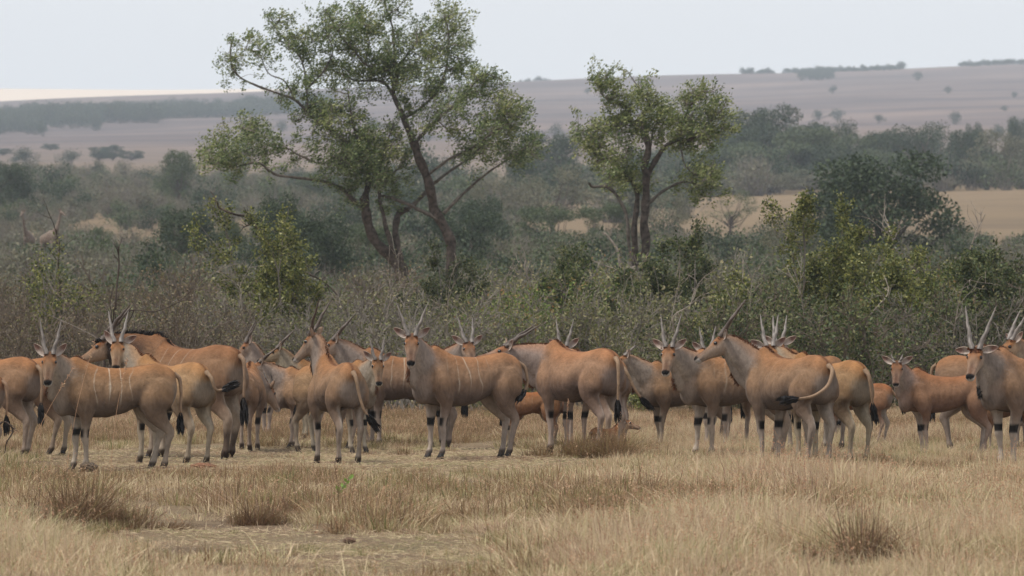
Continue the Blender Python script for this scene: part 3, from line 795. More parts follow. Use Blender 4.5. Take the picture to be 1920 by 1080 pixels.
    tag(link("path", mesh_np("path", np.array(v), np.array(q)), mat_plain("pale track earth", lin(112, 97, 90), 0.9, 0.1, 0.1)), kind="structure")

# ------------------------------------------------------------------ haze
def haze():
    bm = bmesh.new(); bmesh.ops.create_cube(bm, size=1.0)
    for v in bm.verts:
        v.co.x *= 4400; v.co.y = -150 if v.co.y < 0 else 7100; v.co.z = -4.0 if v.co.z < 0 else HAZE_TOP
    me = bpy.data.meshes.new("haze"); bm.to_mesh(me); bm.free()
    m = bpy.data.materials.new("dry season haze"); m.use_nodes = True
    nt = m.node_tree; nt.nodes.clear()
    o = N(nt, "ShaderNodeOutputMaterial"); p = N(nt, "ShaderNodeVolumePrincipled")
    p.inputs["Color"].default_value = HAZE_COL
    p.inputs["Density"].default_value = HAZE_DEN
    p.inputs["Anisotropy"].default_value = 0.0
    nt.links.new(p.outputs[0], o.inputs["Volume"])
    tag(link("haze", me, m), kind="stuff")
HAZE_TOP, HAZE_COL, HAZE_DEN = 232.0, (0.78, 0.88, 1.0, 1), 1.25e-4

# ------------------------------------------------------------------ leaf, bark and grass materials
def mat_leaf(name, stops, trans=0.25, rough=0.55, patch=0.0, patch_scale=0.4, by_object=False, vary=0.0):
    """leaf colour differs from leaf to leaf (random per island)"""
    m, nt, b = newmat(name)
    geo = N(nt, "ShaderNodeNewGeometry")
    f = geo.outputs["Random Per Island"]
    if by_object:
        oi = N(nt, "ShaderNodeObjectInfo")
        f = math_n(nt, 'ADD', math_n(nt, 'MULTIPLY', f, 0.55), math_n(nt, 'MULTIPLY', oi.outputs["Random"], 0.30))
        n = N(nt, "ShaderNodeTexNoise", i_Scale=patch_scale, i_Detail=3.0); nt.links.new(geo.outputs["Position"], n.inputs[0])
        f = math_n(nt, 'ADD', f, math_n(nt, 'MULTIPLY', math_n(nt, 'SUBTRACT', n.outputs[0], 0.5), patch))
        f = math_n(nt, 'ADD', f, 0.1)
    r = ramp(nt, f, stops)
    rc = r.outputs[0]
    if vary:
        oi2 = N(nt, "ShaderNodeObjectInfo"); mv = N(nt, "ShaderNodeMapRange", i_3=1 - vary, i_4=1 + vary * 0.7); nt.links.new(oi2.outputs["Random"], mv.inputs[0])
        rc = mixc(nt, 1.0, rc, mv.outputs[0], 'MULTIPLY')
    nt.links.new(rc, b.inputs["Base Color"])
    b.inputs["Roughness"].default_value = rough
    b.inputs["Specular IOR Level"].default_value = 0.3
    if trans:
        tr = N(nt, "ShaderNodeBsdfTranslucent"); nt.links.new(rc, tr.inputs[0])
        mx = N(nt, "ShaderNodeMixShader", i_0=trans)
        nt.links.new(b.outputs[0], mx.inputs[1]); nt.links.new(tr.outputs[0], mx.inputs[2])
        nt.links.new(mx.outputs[0], nt.nodes["Material Output"].inputs[0])
    return m

def even(cols): return [(i / max(1, len(cols) - 1), c) for i, c in enumerate(cols)]
ML_OLIVE = mat_leaf("olive tree leaf", even([lin(58, 73, 42), lin(86, 103, 60), lin(110, 123, 76), lin(150, 156, 112)]), 0.3, 0.45)
ML_OLIVE_GOLD = mat_leaf("golden olive leaf", even([lin(70, 83, 46), lin(102, 115, 64), lin(128, 135, 80), lin(166, 166, 116)]), 0.3, 0.45)
ML_BRIGHT = mat_leaf("bright succulent leaf", even([lin(46, 56, 28), lin(74, 84, 40), lin(100, 106, 50), lin(126, 126, 66), lin(146, 142, 84)]), 0.25, 0.45)
ML_SHRUB_G = mat_leaf("grey green shrub leaf", even([lin(60, 66, 42), lin(96, 100, 62), lin(108, 109, 72), lin(120, 115, 80), lin(136, 127, 94)]), 0.25, vary=0.38)
ML_SHRUB_D = mat_leaf("dark green shrub leaf", even([lin(34, 44, 25), lin(56, 68, 37), lin(76, 87, 47), lin(92, 96, 57), lin(110, 108, 72)]), 0.25, vary=0.38)
ML_SHRUB_B = mat_leaf("dry brown shrub leaf", even([lin(80, 74, 54), lin(104, 93, 70), lin(96, 96, 62), lin(116, 98, 75), lin(126, 110, 86)]), 0.2, vary=0.35)
ML_FRESH = mat_leaf("fresh green shrub leaf", even([lin(62, 78, 34), lin(86, 104, 46), lin(106, 120, 58), lin(126, 132, 74), lin(138, 98, 66)]), 0.3, vary=0.25)
ML_FAR_G = mat_leaf("far tree leaf", even([lin(58, 70, 46), lin(76, 88, 58), lin(92, 102, 70)]), 0.2, 0.6)
ML_FAR_D = mat_leaf("far dark evergreen leaf", even([lin(38, 52, 36), lin(52, 66, 44), lin(70, 82, 54)]), 0.2, 0.6)
ML_FAR_B = mat_leaf("far scrub leaf", even([lin(74, 79, 62), lin(104, 103, 82), lin(118, 112, 92), lin(88, 94, 70)]), 0.2, 0.6)
ML_YELLOW = mat_leaf("yellow blossom", even([lin(150, 140, 60), lin(190, 170, 70)]), 0.2)
MB_BARK = mat_plain("grey brown bark", lin(92, 85, 78), 0.9, 0.5, 9.0, 0.1)
MB_BARK_D = mat_plain("dark fissured bark", lin(76, 68, 62), 0.9, 0.55, 9.0, 0.1)
MB_TWIG = mat_plain("grey twig", lin(118, 111, 103), 0.9, 0.35, 3.0, 0.1)
MB_TWIG_B = mat_plain("brown twig", lin(104, 93, 83), 0.9, 0.35, 3.0, 0.1)
MB_DEAD = mat_plain("bleached dead wood", lin(134, 124, 114), 0.9, 0.35, 6.0, 0.1)
MB_DEAD_D = mat_plain("dark dead wood", lin(70, 60, 54), 0.9, 0.35, 6.0, 0.1)
MG_DRY = mat_leaf("dry grass blade", [(0.0, lin(136, 108, 90)), (0.2, lin(172, 144, 122)), (0.4, lin(198, 176, 146)), (0.6, lin(202, 184, 150)), (0.8, lin(178, 168, 126)), (1.0, lin(124, 126, 82))], 0.3, 0.6, 1.3, 0.5, True)
MG_HEAD = mat_leaf("russet seed head", even([lin(164, 122, 98), lin(186, 148, 118), lin(200, 170, 138)]), 0.35, 0.7)
MG_GREEN = mat_leaf("fresh green grass blade", even([lin(96, 100, 60), lin(128, 126, 78), lin(164, 148, 104), lin(176, 156, 116)]), 0.3, 0.6)
MG_RUST = mat_leaf("rusty dead grass blade", even([lin(84, 64, 48), lin(112, 86, 64), lin(138, 110, 84), lin(112, 104, 66)]), 0.3, 0.6)
MG_BROWN = mat_leaf("dead brown grass blade", even([lin(96, 76, 56), lin(132, 104, 78), lin(160, 134, 100), lin(120, 112, 72)]), 0.3, 0.6)

# ------------------------------------------------------------------ plants
def branchy(rng, origin, direction, length, radius, depth, out, tips, wander=0.25, gravity=-0.03, kids=(2, 4), shrink=0.62, nseg=5, spread=0.8):
    """recursive branch: appends polylines to out and twig tips to tips"""
    p = np.array(origin, float); d = unit(direction)
    pts = [p.copy()]
    for k in range(nseg):
        d = unit(d + rng.normal(0, wander, 3) * 0.6 + np.array([0, 0, gravity]))
        p = p + d * length / nseg
        pts.append(p.copy())
    pts = np.array(pts)
    out.append((pts, np.linspace(radius, radius * 0.45, len(pts)), depth))
    if depth == 0:
        tips.append((pts[-1], d)); tips.append((pts[-2], d)); tips.append((pts[-3], d))
        return
    for k in range(rng.integers(kids[0], kids[1] + 1)):
        f = rng.uniform(0.35, 1.0); i = min(int(f * nseg), nseg - 1)
        q = pts[i] + (pts[i + 1] - pts[i]) * (f * nseg - i)
        dd = unit(pts[i + 1] - pts[i]) + rng.normal(0, spread, 3) * 0.7
        branchy(rng, q, dd, length * shrink * rng.uniform(0.7, 1.2), radius * 0.5 * (1.1 - 0.4 * f), depth - 1, out, tips, wander, gravity, kids, shrink, max(3, nseg - 1), spread)
    branchy(rng, pts[-1], d, length * shrink * 0.8, radius * 0.45, depth - 1, out, tips, wander, gravity, kids, shrink, max(3, nseg - 1), spread)

def shrub_meshes(name, rng, h=2.6, w=1.5, stems=12, leaves=2600, leaf=0.055, twig_mat=None, leaf_mat=None, minr=0.0075, depth=3, upright=0.9, tuft=0.10, low=0.35):
    out, tips = [], []
    for k in range(stems):
        a = rng.uniform(0, 2 * math.pi); r = rng.uniform(0.02, 0.30) * w
        tilt = rng.uniform(0.05, 0.75) / upright
        d = np.array([math.cos(a) * tilt, math.sin(a) * tilt, 1.0])
        branchy(rng, (math.cos(a) * r, math.sin(a) * r, -0.05), d, h * rng.uniform(0.42, 0.62), 0.030 * rng.uniform(0.7, 1.3), depth, out, tips, 0.22, 0.0, (2, 4), 0.60, 5, 0.85)
    mb = MB()
    for pts, rad, dep in out:
        rad = np.maximum(rad, minr)
        mb.tube(pts if dep else pts[::2] if len(pts) > 3 else pts, rad if dep else rad[::2] if len(pts) > 3 else rad, 4 if dep > 1 else 3)
    wood = mb.mesh(name + "_stems", False, twig_mat)
    tp = np.array([t[0] for t in tips]); td = np.array([t[1] for t in tips])
    k = rng.integers(0, len(tp), leaves)
    # skirts of leaves low down as well, so the bush closes to the ground
    cen = tp[k] + rng.normal(0, tuft, (leaves, 3))
    nl = int(leaves * low)
    cen[:nl, 2] *= rng.uniform(0.15, 0.9, nl)
    cen[:, 2] = np.maximum(cen[:, 2], 0.04)
    sz = rng.uniform(0.6, 1.4, leaves) * leaf
    v, q = leaf_cards(cen, sz, rng, 0.2, 0.5, 0.2)
    fol = mesh_np(name + "_foliage", v, q, False, leaf_mat)
    return wood, fol

def place_plant(name, meshes, part_names, loc, rz, sc, label, cat, group=None, sz=None):
    o = empty(name, loc, rz, sc)
    if sz is not None: o.scale = (sc, sc, sc * sz)
    tag(o, label, cat, group)
    for me, pn in zip(meshes, part_names):
        link(pn, me, None, o)
    return o

def blob_tree_meshes(name, rng, h=8.0, w=7.0, crown_base=0.35, clumps=26, leaves=5200, leaf=0.22, leaf_mat=None, bark=None, flat=0.55, trunk_r=0.22, fork=4, shape='round'):
    """trunk with limbs that end in leaf clumps; uneven outline with gaps"""
    mb = MB()
    lean = rng.normal(0, 0.04, 2)
    top = np.array([lean[0] * h, lean[1] * h, h * (crown_base + 0.05)])
    tr = catmull(np.array([(0, 0, -0.3), (lean[0] * h * 0.3 + rng.normal(0, 0.08), 0, h * crown_base * 0.4), top]), 8)
    mb.tube(tr, np.linspace(trunk_r * 1.2, trunk_r * 0.75, 8), 8)
    cl = []
    for k in range(clumps):
        a = rng.uniform(0, 2 * math.pi)
        if shape == 'round':
            z = rng.uniform(0, 1); rr = math.sqrt(max(0.05, 1 - (z * 1.25 - 0.45) ** 2)) * math.sqrt(rng.uniform(0.15, 1))
        elif shape == 'umbrella':
            z = rng.uniform(0.45, 1); rr = math.sqrt(rng.uniform(0.02, 1)) * (1.15 - 0.6 * (z - 0.45))
        else:
            z = rng.uniform(0, 1); rr = (0.75 - 0.35 * z) * math.sqrt(rng.uniform(0.1, 1))
        c = np.array([math.cos(a) * rr * w * 0.5, math.sin(a) * rr * w * 0.5, h * (crown_base + (1 - crown_base) * (0.08 + 0.86 * z))])
        cl.append((c, w * rng.uniform(0.085, 0.17)))
    # limbs
    for c, r in cl:
        st = tr[rng.integers(4, 8)]
        mid = (st + c) / 2 + rng.normal(0, 0.05 * w, 3) + np.array([0, 0, -0.03 * h])
        mb.tube(catmull(np.array([st, mid, c]), 7), np.linspace(trunk_r * 0.42, trunk_r * 0.08, 7), 4)
    wood = mb.mesh(name + "_trunk", True, bark)
    wts = np.array([r ** 2 for c, r in cl]); wts /= wts.sum()
    idx = rng.choice(len(cl), leaves, p=wts)
    C = np.array([c for c, r in cl]); Rr = np.array([r for c, r in cl])
    d = rng.normal(size=(leaves, 3)); d /= np.linalg.norm(d, axis=1)[:, None]
    rad = Rr[idx] * rng.uniform(0.25, 1.05, leaves) ** 0.5
    cen = C[idx] + d * rad[:, None] * np.array([1.25, 1.25, flat + 0.25])
    v, q = leaf_cards(cen, rng.uniform(0.6, 1.4, leaves) * leaf, rng, 0.15, 0.6, 0.2)
    return wood, mesh_np(name + "_crown", v, q, False, leaf_mat)

# ------------------------------------------------------------------ scattering of uncountable stuff
def scatter(name, pts, rot, scl, idx, protos, kind="stuff"):
    """one object whose geometry nodes set a prototype mesh on every point"""
    pc = bpy.data.collections.new(name + " sources")
    for i, me in enumerate(protos):
        pc.objects.link(bpy.data.objects.new("%s source %02d" % (name, i), me))
    me = bpy.data.meshes.new(name)
    me.vertices.add(len(pts)); me.vertices.foreach_set("co", np.asarray(pts, np.float32).ravel())
    a = me.attributes.new("rot", 'FLOAT_VECTOR', 'POINT'); a.data.foreach_set("vector", np.asarray(rot, np.float32).ravel())
    a = me.attributes.new("scl", 'FLOAT_VECTOR', 'POINT'); a.data.foreach_set("vector", np.asarray(scl, np.float32).ravel())
    a = me.attributes.new("idx", 'INT', 'POINT'); a.data.foreach_set("value", np.asarray(idx, np.int32))
    o = link(name, me)
    ng = bpy.data.node_groups.new(name + " scatter", 'GeometryNodeTree')
    ng.interface.new_socket("Geometry", in_out='INPUT', socket_type='NodeSocketGeometry')
    ng.interface.new_socket("Geometry", in_out='OUTPUT', socket_type='NodeSocketGeometry')
    gi, go = ng.nodes.new("NodeGroupInput"), ng.nodes.new("NodeGroupOutput")
    ip = ng.nodes.new("GeometryNodeInstanceOnPoints"); ci = ng.nodes.new("GeometryNodeCollectionInfo")
    ci.inputs["Collection"].default_value = pc
    ci.inputs["Separate Children"].default_value = True; ci.inputs["Reset Children"].default_value = True
    ip.inputs["Pick Instance"].default_value = True
    def na(n, t):
        x = ng.nodes.new("GeometryNodeInputNamedAttribute"); x.data_type = t; x.inputs[0].default_value = n
        return x.outputs[0]
    ng.links.new(gi.outputs[0], ip.inputs["Points"]); ng.links.new(ci.outputs[0], ip.inputs["Instance"])
    ng.links.new(na("idx", 'INT'), ip.inputs["Instance Index"])
    e2r = ng.nodes.new("FunctionNodeEulerToRotation"); ng.links.new(na("rot", 'FLOAT_VECTOR'), e2r.inputs[0])
    ng.links.new(e2r.outputs[0], ip.inputs["Rotation"]); ng.links.new(na("scl", 'FLOAT_VECTOR'), ip.inputs["Scale"])
    ng.links.new(ip.outputs[0], go.inputs[0])
    md = o.modifiers.new("scatter", 'NODES'); md.node_group = ng
    tag(o, kind=kind)
    return o

def blades(rng, n, h, spread, lean, width, droop=0.35, wind=(0.12, 0.0)):
    """curved grass blades: 3 segments each"""
    base = np.stack([rng.normal(0, spread, n), rng.normal(0, spread, n), np.full(n, -0.02)], -1)
    a = rng.uniform(0, 2 * np.pi, n)
    hh = h * rng.uniform(0.45, 1.15, n)
    od = base[:, :2] / (np.linalg.norm(base[:, :2], axis=1)[:, None] + 1e-6)
    tilt = np.abs(rng.normal(0, lean, n))
    d = np.stack([np.cos(a), np.sin(a)], -1) * 0.6 + od * 0.6 + np.array(wind)
    w = np.stack([-np.sin(a + rng.normal(0, .6, n)), np.cos(a), 0 * a], -1) * width * rng.uniform(0.6, 1.4, n)[:, None]
    t = np.array([0, 0.4, 0.75, 1.0])
    P = [base + np.concatenate([d * (tilt * hh)[:, None] * (k + droop * k * k), (hh * (k - 0.25 * tilt * k * k))[:, None]], 1) for k in t]
    v = np.stack([P[0] - w, P[0] + w, P[1] - w * 0.85, P[1] + w * 0.85, P[2] - w * 0.55, P[2] + w * 0.55, P[3]], 1).reshape(-1, 3)
    i = np.arange(n)[:, None] * 7
    return v, np.concatenate([i + np.array([[0, 1, 3, 2]]), i + np.array([[2, 3, 5, 4]])]), i + np.array([[4, 5, 6]]), P[3], d

def tuft_mesh(name, rng, n, h, spread, lean, width, mat, heads=0, head_mat=None, droop=0.35):
    mb = MB()
    v, q, t, tip, d = blades(rng, n, h, spread, lean, width, droop)
    mb.add(v, q, t)
    nq, ntri = len(q), len(t)
    if heads:
        v, q2, t2, tip, d = blades(rng, heads, h * 1.35, spread * 0.8, lean * 0.8, width * 0.5, 0.25)
        mb.add(v, q2, t2)
        k = 6
        c = np.repeat(tip, k, 0) - np.stack([np.zeros(heads * k), np.zeros(heads * k), np.tile(np.linspace(0, 0.16, k), heads)], -1) * h * 1.6
        hv, hq = leaf_cards(c, rng.uniform(0.012, 0.028, heads * k), rng, 0.9, 0.35, 0.1)
        mb.add(hv, hq)
    me = mb.mesh(name, False, mat)
    if heads and head_mat:
        me.materials.append(head_mat)
        mi = np.zeros(len(me.polygons), np.int32)
        mi[nq + len(q2): nq + len(q2) + len(hq)] = 1     # quads come first in the mesh
        me.polygons.foreach_set("material_index", mi)
    return me
# ------------------------------------------------------------------ the two traced trees
def traced_tree(loc_px, d, crop, limbs, clusters, seed, label, leaf_mats, name_leaf=0.078, per=1.0, depth_r=1.6, dead=()):
    """limbs: (radius m at start, radius at end, depth offset at end, [(cx, cy), ...]); clusters: (cx, cy, r)
    crop maps trace coordinates to image pixels; each limb and clump gets its own depth"""
    rng = np.random.default_rng(seed)
    ox, oy, k = crop
    s = FPX / d
    base = np.array([at(loc_px, d), d, gz(at(loc_px, d), d)])
    def w(cx, cy, dep=0.0):
        px, py = ox + cx / k, oy + cy / k
        return np.array([(px - 960) / s, d + dep, CAMH + (HOR - py) / s]) - base
    root = empty("tree", base)
    tag(root, label, "tree")
    trunk = MB(); nodes = []
    limb_meshes = []
    for li, (r0, r1, dep0, dep1, pts) in enumerate(limbs):
        P = np.array([w(x, y, 0) for x, y in pts])
        P = catmull(P, max(10, len(pts) * 7)); r0 *= .86
        t = np.linspace(0, 1, len(P))
        P[:, 1] += dep0 + (dep1 - dep0) * t + 0.22 * np.sin(t * 5 + li) * t
        wob = np.array([[mnoise.noise((q[0] * 2.2, q[2] * 2.2, li)), mnoise.noise((q[2] * 2.2, q[0] * 2.2, li + 9)), 0] for q in P])
        P += wob * 0.07 * np.sin(t * math.pi)[:, None]
        rad = r0 + (r1 - r0) * t ** 0.8
        mb = MB(); mb.tube(P, rad * (1 + 0.10 * np.sin(t * 40 + li)), 9 if r0 > 0.08 else 6)
        limb_meshes.append((r0, mb, P, rad))
        for q, rr in zip(P, rad):
            if rr < 0.11: nodes.append((q, rr))
    NP = np.array([n[0] for n in nodes])
    twigs = MB()
    leaf_c, leaf_d, grp = [], [], []
    wind = np.array([0.75, 0.1, 0.35])
    for ci, (cx, cy, r) in enumerate(clusters):
        rm = r / k / s
        c0 = w(cx, cy)
        reps = 2 if r > 42 else 1
        for rep in range(reps):
            dist = np.linalg.norm((NP - c0)[:, [0, 2]], axis=1)
            near = NP[np.argmin(dist + rng.uniform(0, 0.15, len(dist)))]
            c = c0.copy(); c[1] = near[1] + rng.normal(0, depth_r * 0.4) + (rep - 0.5) * depth_r * (0.5 if reps > 1 else 0)
            c += rng.normal(0, rm * 0.2, 3) * np.array([1, 0, 1])
            # a twig spray from the nearest limb into the clump
            out, tips = [], []
            dv = c - near; L = np.linalg.norm(dv) + 1e-3
            mid = near + dv * 0.5 + rng.normal(0, 0.12 * L, 3)
            st = catmull(np.array([near, mid, c]), 7)
            twigs.tube(st, np.linspace(0.020, 0.010, 7), 4)
            for b in range(int(6 + r / 9)):
                q = st[rng.integers(2, 7)]
                dd = unit(rng.normal(size=3) + wind * 0.5 + unit(dv) * 0.4)
                branchy(rng, q, dd, rm * rng.uniform(0.7, 1.15), 0.008, 1, out, tips, 0.3, 0.02, (1, 2), 0.6, 4, 0.8)
            for pts, rad, dep in out:
                twigs.tube(pts, np.maximum(rad, 0.0035), 3)
            tp = np.array([t_[0] for t_ in tips]); td = np.array([t_[1] for t_ in tips])
            n = int(per * (r / 50) ** 1.7 * 340 / (1.35 if reps > 1 else 1))
            kx = rng.integers(0, len(tp), n)
            cc = tp[kx] + rng.normal(0, 0.06, (n, 3))
            inside = rng.random(n) < 0.5
            dd = rng.normal(size=(n, 3)); dd /= np.linalg.norm(dd, axis=1)[:, None]
            cc[inside] = (c + dd * rm * rng.uniform(0.15, 1.5, n)[:, None] ** 0.7 * np.array([1.0, 1.0, 0.85]))[inside]
            leaf_c.append(cc); leaf_d.append(td[kx] * 0.5 + wind); grp.append(np.full(n, ci))
    for r0, mb, P, rad in limb_meshes:
        big = r0 > 0.085
        link("trunk" if big else "limb", mb.mesh("traced_trunk" if big else "traced_limb", True, MB_BARK_D if big else MB_BARK), None, root)
    WC = np.array([w(cx, cy)[[0, 2]] for cx, cy, r in clusters])
    # fine bare twigs along the limbs
    for q, rr in nodes:
        if rr < 0.07 and rng.random() < 0.75 and np.min((WC[:, 0] - q[0]) ** 2 + (WC[:, 1] - q[2]) ** 2) < 0.55 ** 2:
            out, tips = [], []
            branchy(rng, q, unit(rng.normal(size=3) + np.array([0.2, 0, 0.3])), rng.uniform(0.2, 0.55), 0.009, 1, out, tips, 0.35, 0.0, (1, 2), 0.6, 4, 0.8)
            for pts, rad, dep in out: twigs.tube(pts, np.maximum(rad, 0.0035), 3)
            for t_ in tips:
                if rng.random() < 0.8:
                    m_ = rng.integers(6, 13)
                    leaf_c.append(t_[0] + rng.normal(0, 0.07, (m_, 3))); leaf_d.append(np.tile(t_[1] * 0.5 + wind, (m_, 1))); grp.append(np.full(m_, 999))
    link("twigs", twigs.mesh("traced_twigs", False, MB_TWIG), None, root)["kind"] = "stuff"
    C, D, G = np.concatenate(leaf_c), np.concatenate(leaf_d), np.concatenate(grp)
    sel = (G * 7919 % 5) < 3
    for mask, mat in ((sel, leaf_mats[0]), (~sel, leaf_mats[1])):
        n = mask.sum()
        v, q = leaf_cards(C[mask], rng.uniform(0.6, 1.35, n) * name_leaf, rng, 0.0, 0.5, 0.2, D[mask] * 0.9)
        o = link("foliage", mesh_np("traced_foliage", v, q, False, mat), None, root)
        o["kind"] = "stuff"
    for r0, r1, dep, pts in dead:
        P = catmull(np.array([w(x, y, dep) for x, y in pts]), 14)
        mb = MB(); mb.tube(P, np.linspace(r0, r1, 14), 6)
        link("dead_limb", mb.mesh("traced_dead_limb", True, MB_DEAD), None, root)
    return root

BIG_LIMBS = [
    (.20, .13, 0, .2, [(805, 1400), (820, 1180), (832, 1030), (792, 975), (742, 918), (706, 860), (692, 795), (686, 740)]),
    (.12, .012, .2, -.5, [(686, 745), (700, 690), (692, 610), (660, 520), (640, 440), (625, 340)]),
    (.085, .022, .1, -1.2, [(688, 790), (650, 755), (600, 708), (530, 680), (440, 668), (350, 655), (290, 612), (200, 628), (110, 600)]),
    (.12, .09, 0, .3, [(815, 1400), (822, 1180), (828, 1040), (815, 940), (802, 862), (812, 803), (850, 782)]),
    (.085, .02, .3, 1.5, [(848, 784), (885, 752), (930, 700), (985, 655), (1060, 600), (1130, 540), (1190, 490)]),
    (.13, .014, 0, -.3, [(812, 1400), (818, 1150), (802, 985), (775, 880), (752, 780), (742, 700), (748, 620), (770, 540), (800, 460)]),
    (.20, .12, 0, -.2, [(1010, 1400), (1014, 1150), (1014, 962), (1000, 890), (962, 812), (940, 740), (916, 660), (890, 590), (872, 532)]),
    (.12, .02, -.2, .2, [(872, 535), (846, 470), (815, 400), (797, 340), (801, 262), (800, 180), (790, 100), (764, 20)]),
    (.075, .05, -.1, .2, [(962, 822), (900, 790), (850, 768), (800, 746), (752, 734)]),
    (.06, .018, .0, 1.0, [(815, 402), (772, 322), (730, 300), (650, 300), (590, 270), (530, 250)]),
    (.07, .018, -.2, -1.3, [(872, 540), (930, 482), (1000, 420), (1060, 370), (1110, 300), (1150, 280)]),
    (.06, .016, 0, .9, [(842, 440), (900, 402), (958, 342), (990, 250), (1002, 130), (984, 50)]),
    (.05, .014, .2, -.8, [(801, 300), (762, 262), (692, 240), (642, 180), (600, 138), (545, 40)]),
    (.06, .016, -.2, -.9, [(916, 662), (1000, 602), (1082, 560), (1170, 500), (1250, 450)]),
    (.07, .018, -.2, .4, [(985, 800), (1060, 722), (1122, 670), (1200, 612), (1285, 560)]),
    (.075, .016, -.4, -1.4, [(690, 600), (602, 520), (540, 470), (480, 430), (432, 380), (342, 345), (252, 310), (206, 270), (190, 200), (200, 155)]),
    (.045, .012, -.9, -.2, [(482, 432), (470, 335), (462, 252), (432, 200), (372, 130), (342, 85)]),
    (.04, .012, -.7, .3, [(472, 340), (540, 262), (562, 180), (542, 100), (540, 30)]),
    (.035, .010, -1.0, -1.6, [(432, 380), (392, 310), (332, 280), (300, 200)]),
    (.05, .014, -.1, 1.2, [(660, 520), (540, 610), (442, 580), (400, 556), (330, 545), (240, 500)]),
    (.05, .014, .2, 1.1, [(800, 262), (850, 200), (890, 140), (905, 90)]),
    (.04, .012, .2, -1.0, [(640, 440), (590, 420), (520, 440), (500, 470)]),
    (.045, .012, .1, .9, [(690, 240), (700, 160), (690, 100), (655, 55)]),
    (.045, .012, -.3, -1.2, [(748, 620), (700, 600), (640, 610), (570, 590)]),
    (.05, .014, .2, 1.2, [(742, 700), (790, 650), (830, 610), (850, 570)]),
]
BIG_CLUMPS = [(110, 600, 46), (150, 540, 55), (220, 500, 62), (280, 480, 50), (240, 570, 55), (300, 560, 46), (90, 632, 32), (200, 612, 40), (340, 560, 34), (175, 590, 44),
    (200, 160, 22), (210, 230, 28), (270, 150, 28), (280, 220, 34), (320, 180, 24), (340, 100, 26), (380, 70, 24), (440, 130, 50), (500, 140, 50), (470, 200, 42), (540, 40, 24), (560, 90, 40), (520, 260, 42), (400, 170, 32),
    (600, 130, 52), (650, 60, 44), (640, 200, 52), (700, 110, 52), (740, 20, 40), (760, 60, 38), (780, 160, 54), (840, 15, 26), (700, 280, 56), (620, 270, 46), (760, 240, 46), (745, -15, 34),
    (980, 60, 58), (1000, 120, 60), (960, 180, 58), (1040, 170, 38), (1010, 250, 62), (920, 230, 56), (880, 150, 44), (1068, 225, 36), (930, 300, 56), (860, 260, 44), (820, 330, 40),
    (1100, 290, 34), (1150, 285, 40), (1195, 310, 34), (1110, 360, 56), (1180, 400, 58), (1235, 395, 46), (1252, 460, 54), (1285, 520, 50), (1290, 570, 46), (1200, 490, 58), (1150, 560, 52), (1225, 590, 46), (1100, 480, 54), (1030, 420, 52), (1000, 500, 40), (960, 430, 40), (1262, 620, 36), (1060, 545, 36),
    (520, 450, 46), (560, 500, 56), (620, 540, 58), (600, 610, 58), (650, 625, 52), (722, 590, 50), (785, 560, 44), (825, 600, 40), (745, 665, 44), (645, 690, 40), (560, 640, 38), (700, 540, 46), (640, 440, 38), (590, 420, 36), (700, 480, 32), (800, 685, 32), (690, 650, 54),
    (570, 340, 28), (470, 540, 30), (420, 470, 26), (380, 400, 20), (850, 420, 26), (900, 480, 24), (500, 400, 24)]

SMALL_LIMBS = [
    (.17, .085, 0, 0, [(480, 1700), (482, 1300), (480, 1030), (478, 900), (475, 800), (481, 700), (481, 600), (470, 560), (490, 480), (480, 420)]),
    (.075, .016, 0, .6, [(482, 422), (460, 390), (410, 340), (398, 290), (350, 258), (320, 240), (280, 228), (262, 180), (240, 160)]),
    (.10, .03, 0, -.6, [(483, 606), (530, 522), (570, 462), (620, 436), (690, 430), (742, 380), (800, 330)]),
    (.14, .05, .1, .4, [(430, 1700), (428, 1300), (432, 1030), (428, 900), (424, 820), (441, 740), (430, 650), (400, 620), (340, 600)]),
    (.09, .035, -.1, -.6, [(415, 1700), (412, 1300), (410, 1030), (400, 900), (390, 800), (352, 710), (300, 656), (232, 655), (212, 640)]),
    (.06, .018, 0, .5, [(480, 745), (540, 690), (600, 650), (660, 630), (720, 640), (742, 690), (790, 702)]),
    (.06, .016, 0, -.4, [(462, 392), (472, 310), (500, 270), (442, 190)]),
    (.05, .014, -.3, -1.1, [(620, 436), (660, 330), (690, 270), (740, 210)]),
    (.045, .014, .3, 1.1, [(430, 650), (350, 560), (280, 520), (210, 470), (150, 410)]),
    (.04, .012, .3, .9, [(410, 340), (340, 370), (260, 390), (170, 380)]),
    (.04, .012, -.2, -.9, [(640, 436), (650, 520), (690, 590), (760, 610)]),
    (.04, .012, -.3, .2, [(690, 430), (760, 430), (820, 400), (850, 370)]),
    (.045, .012, .1, .9, [(500, 470), (520, 380), (560, 330), (600, 300)]),
]
SMALL_CLUMPS = [(330, 90, 26), (290, 130, 32), (250, 170, 34), (220, 150, 22), (330, 190, 38), (380, 130, 24), (290, 220, 32), (440, 180, 32), (470, 220, 38), (400, 230, 40), (520, 250, 42), (560, 290, 44), (480, 290, 38), (600, 330, 50),
    (660, 250, 44), (700, 220, 48), (760, 210, 40), (800, 250, 38), (850, 250, 28), (830, 340, 42), (860, 380, 28), (760, 300, 54), (700, 340, 56), (640, 400, 46), (740, 410, 44), (800, 420, 34), (790, 480, 26), (560, 380, 40),
    (360, 340, 44), (300, 350, 40), (240, 380, 44), (180, 400, 44), (150, 370, 28), (140, 430, 34), (200, 470, 48), (270, 450, 48), (340, 430, 48), (390, 470, 44), (320, 520, 46), (250, 540, 44), (380, 540, 38), (300, 590, 34), (440, 540, 28), (360, 600, 28),
    (760, 600, 46), (820, 610, 36), (720, 590, 30), (790, 660, 30), (700, 620, 26), (430, 330, 34), (540, 430, 28)]
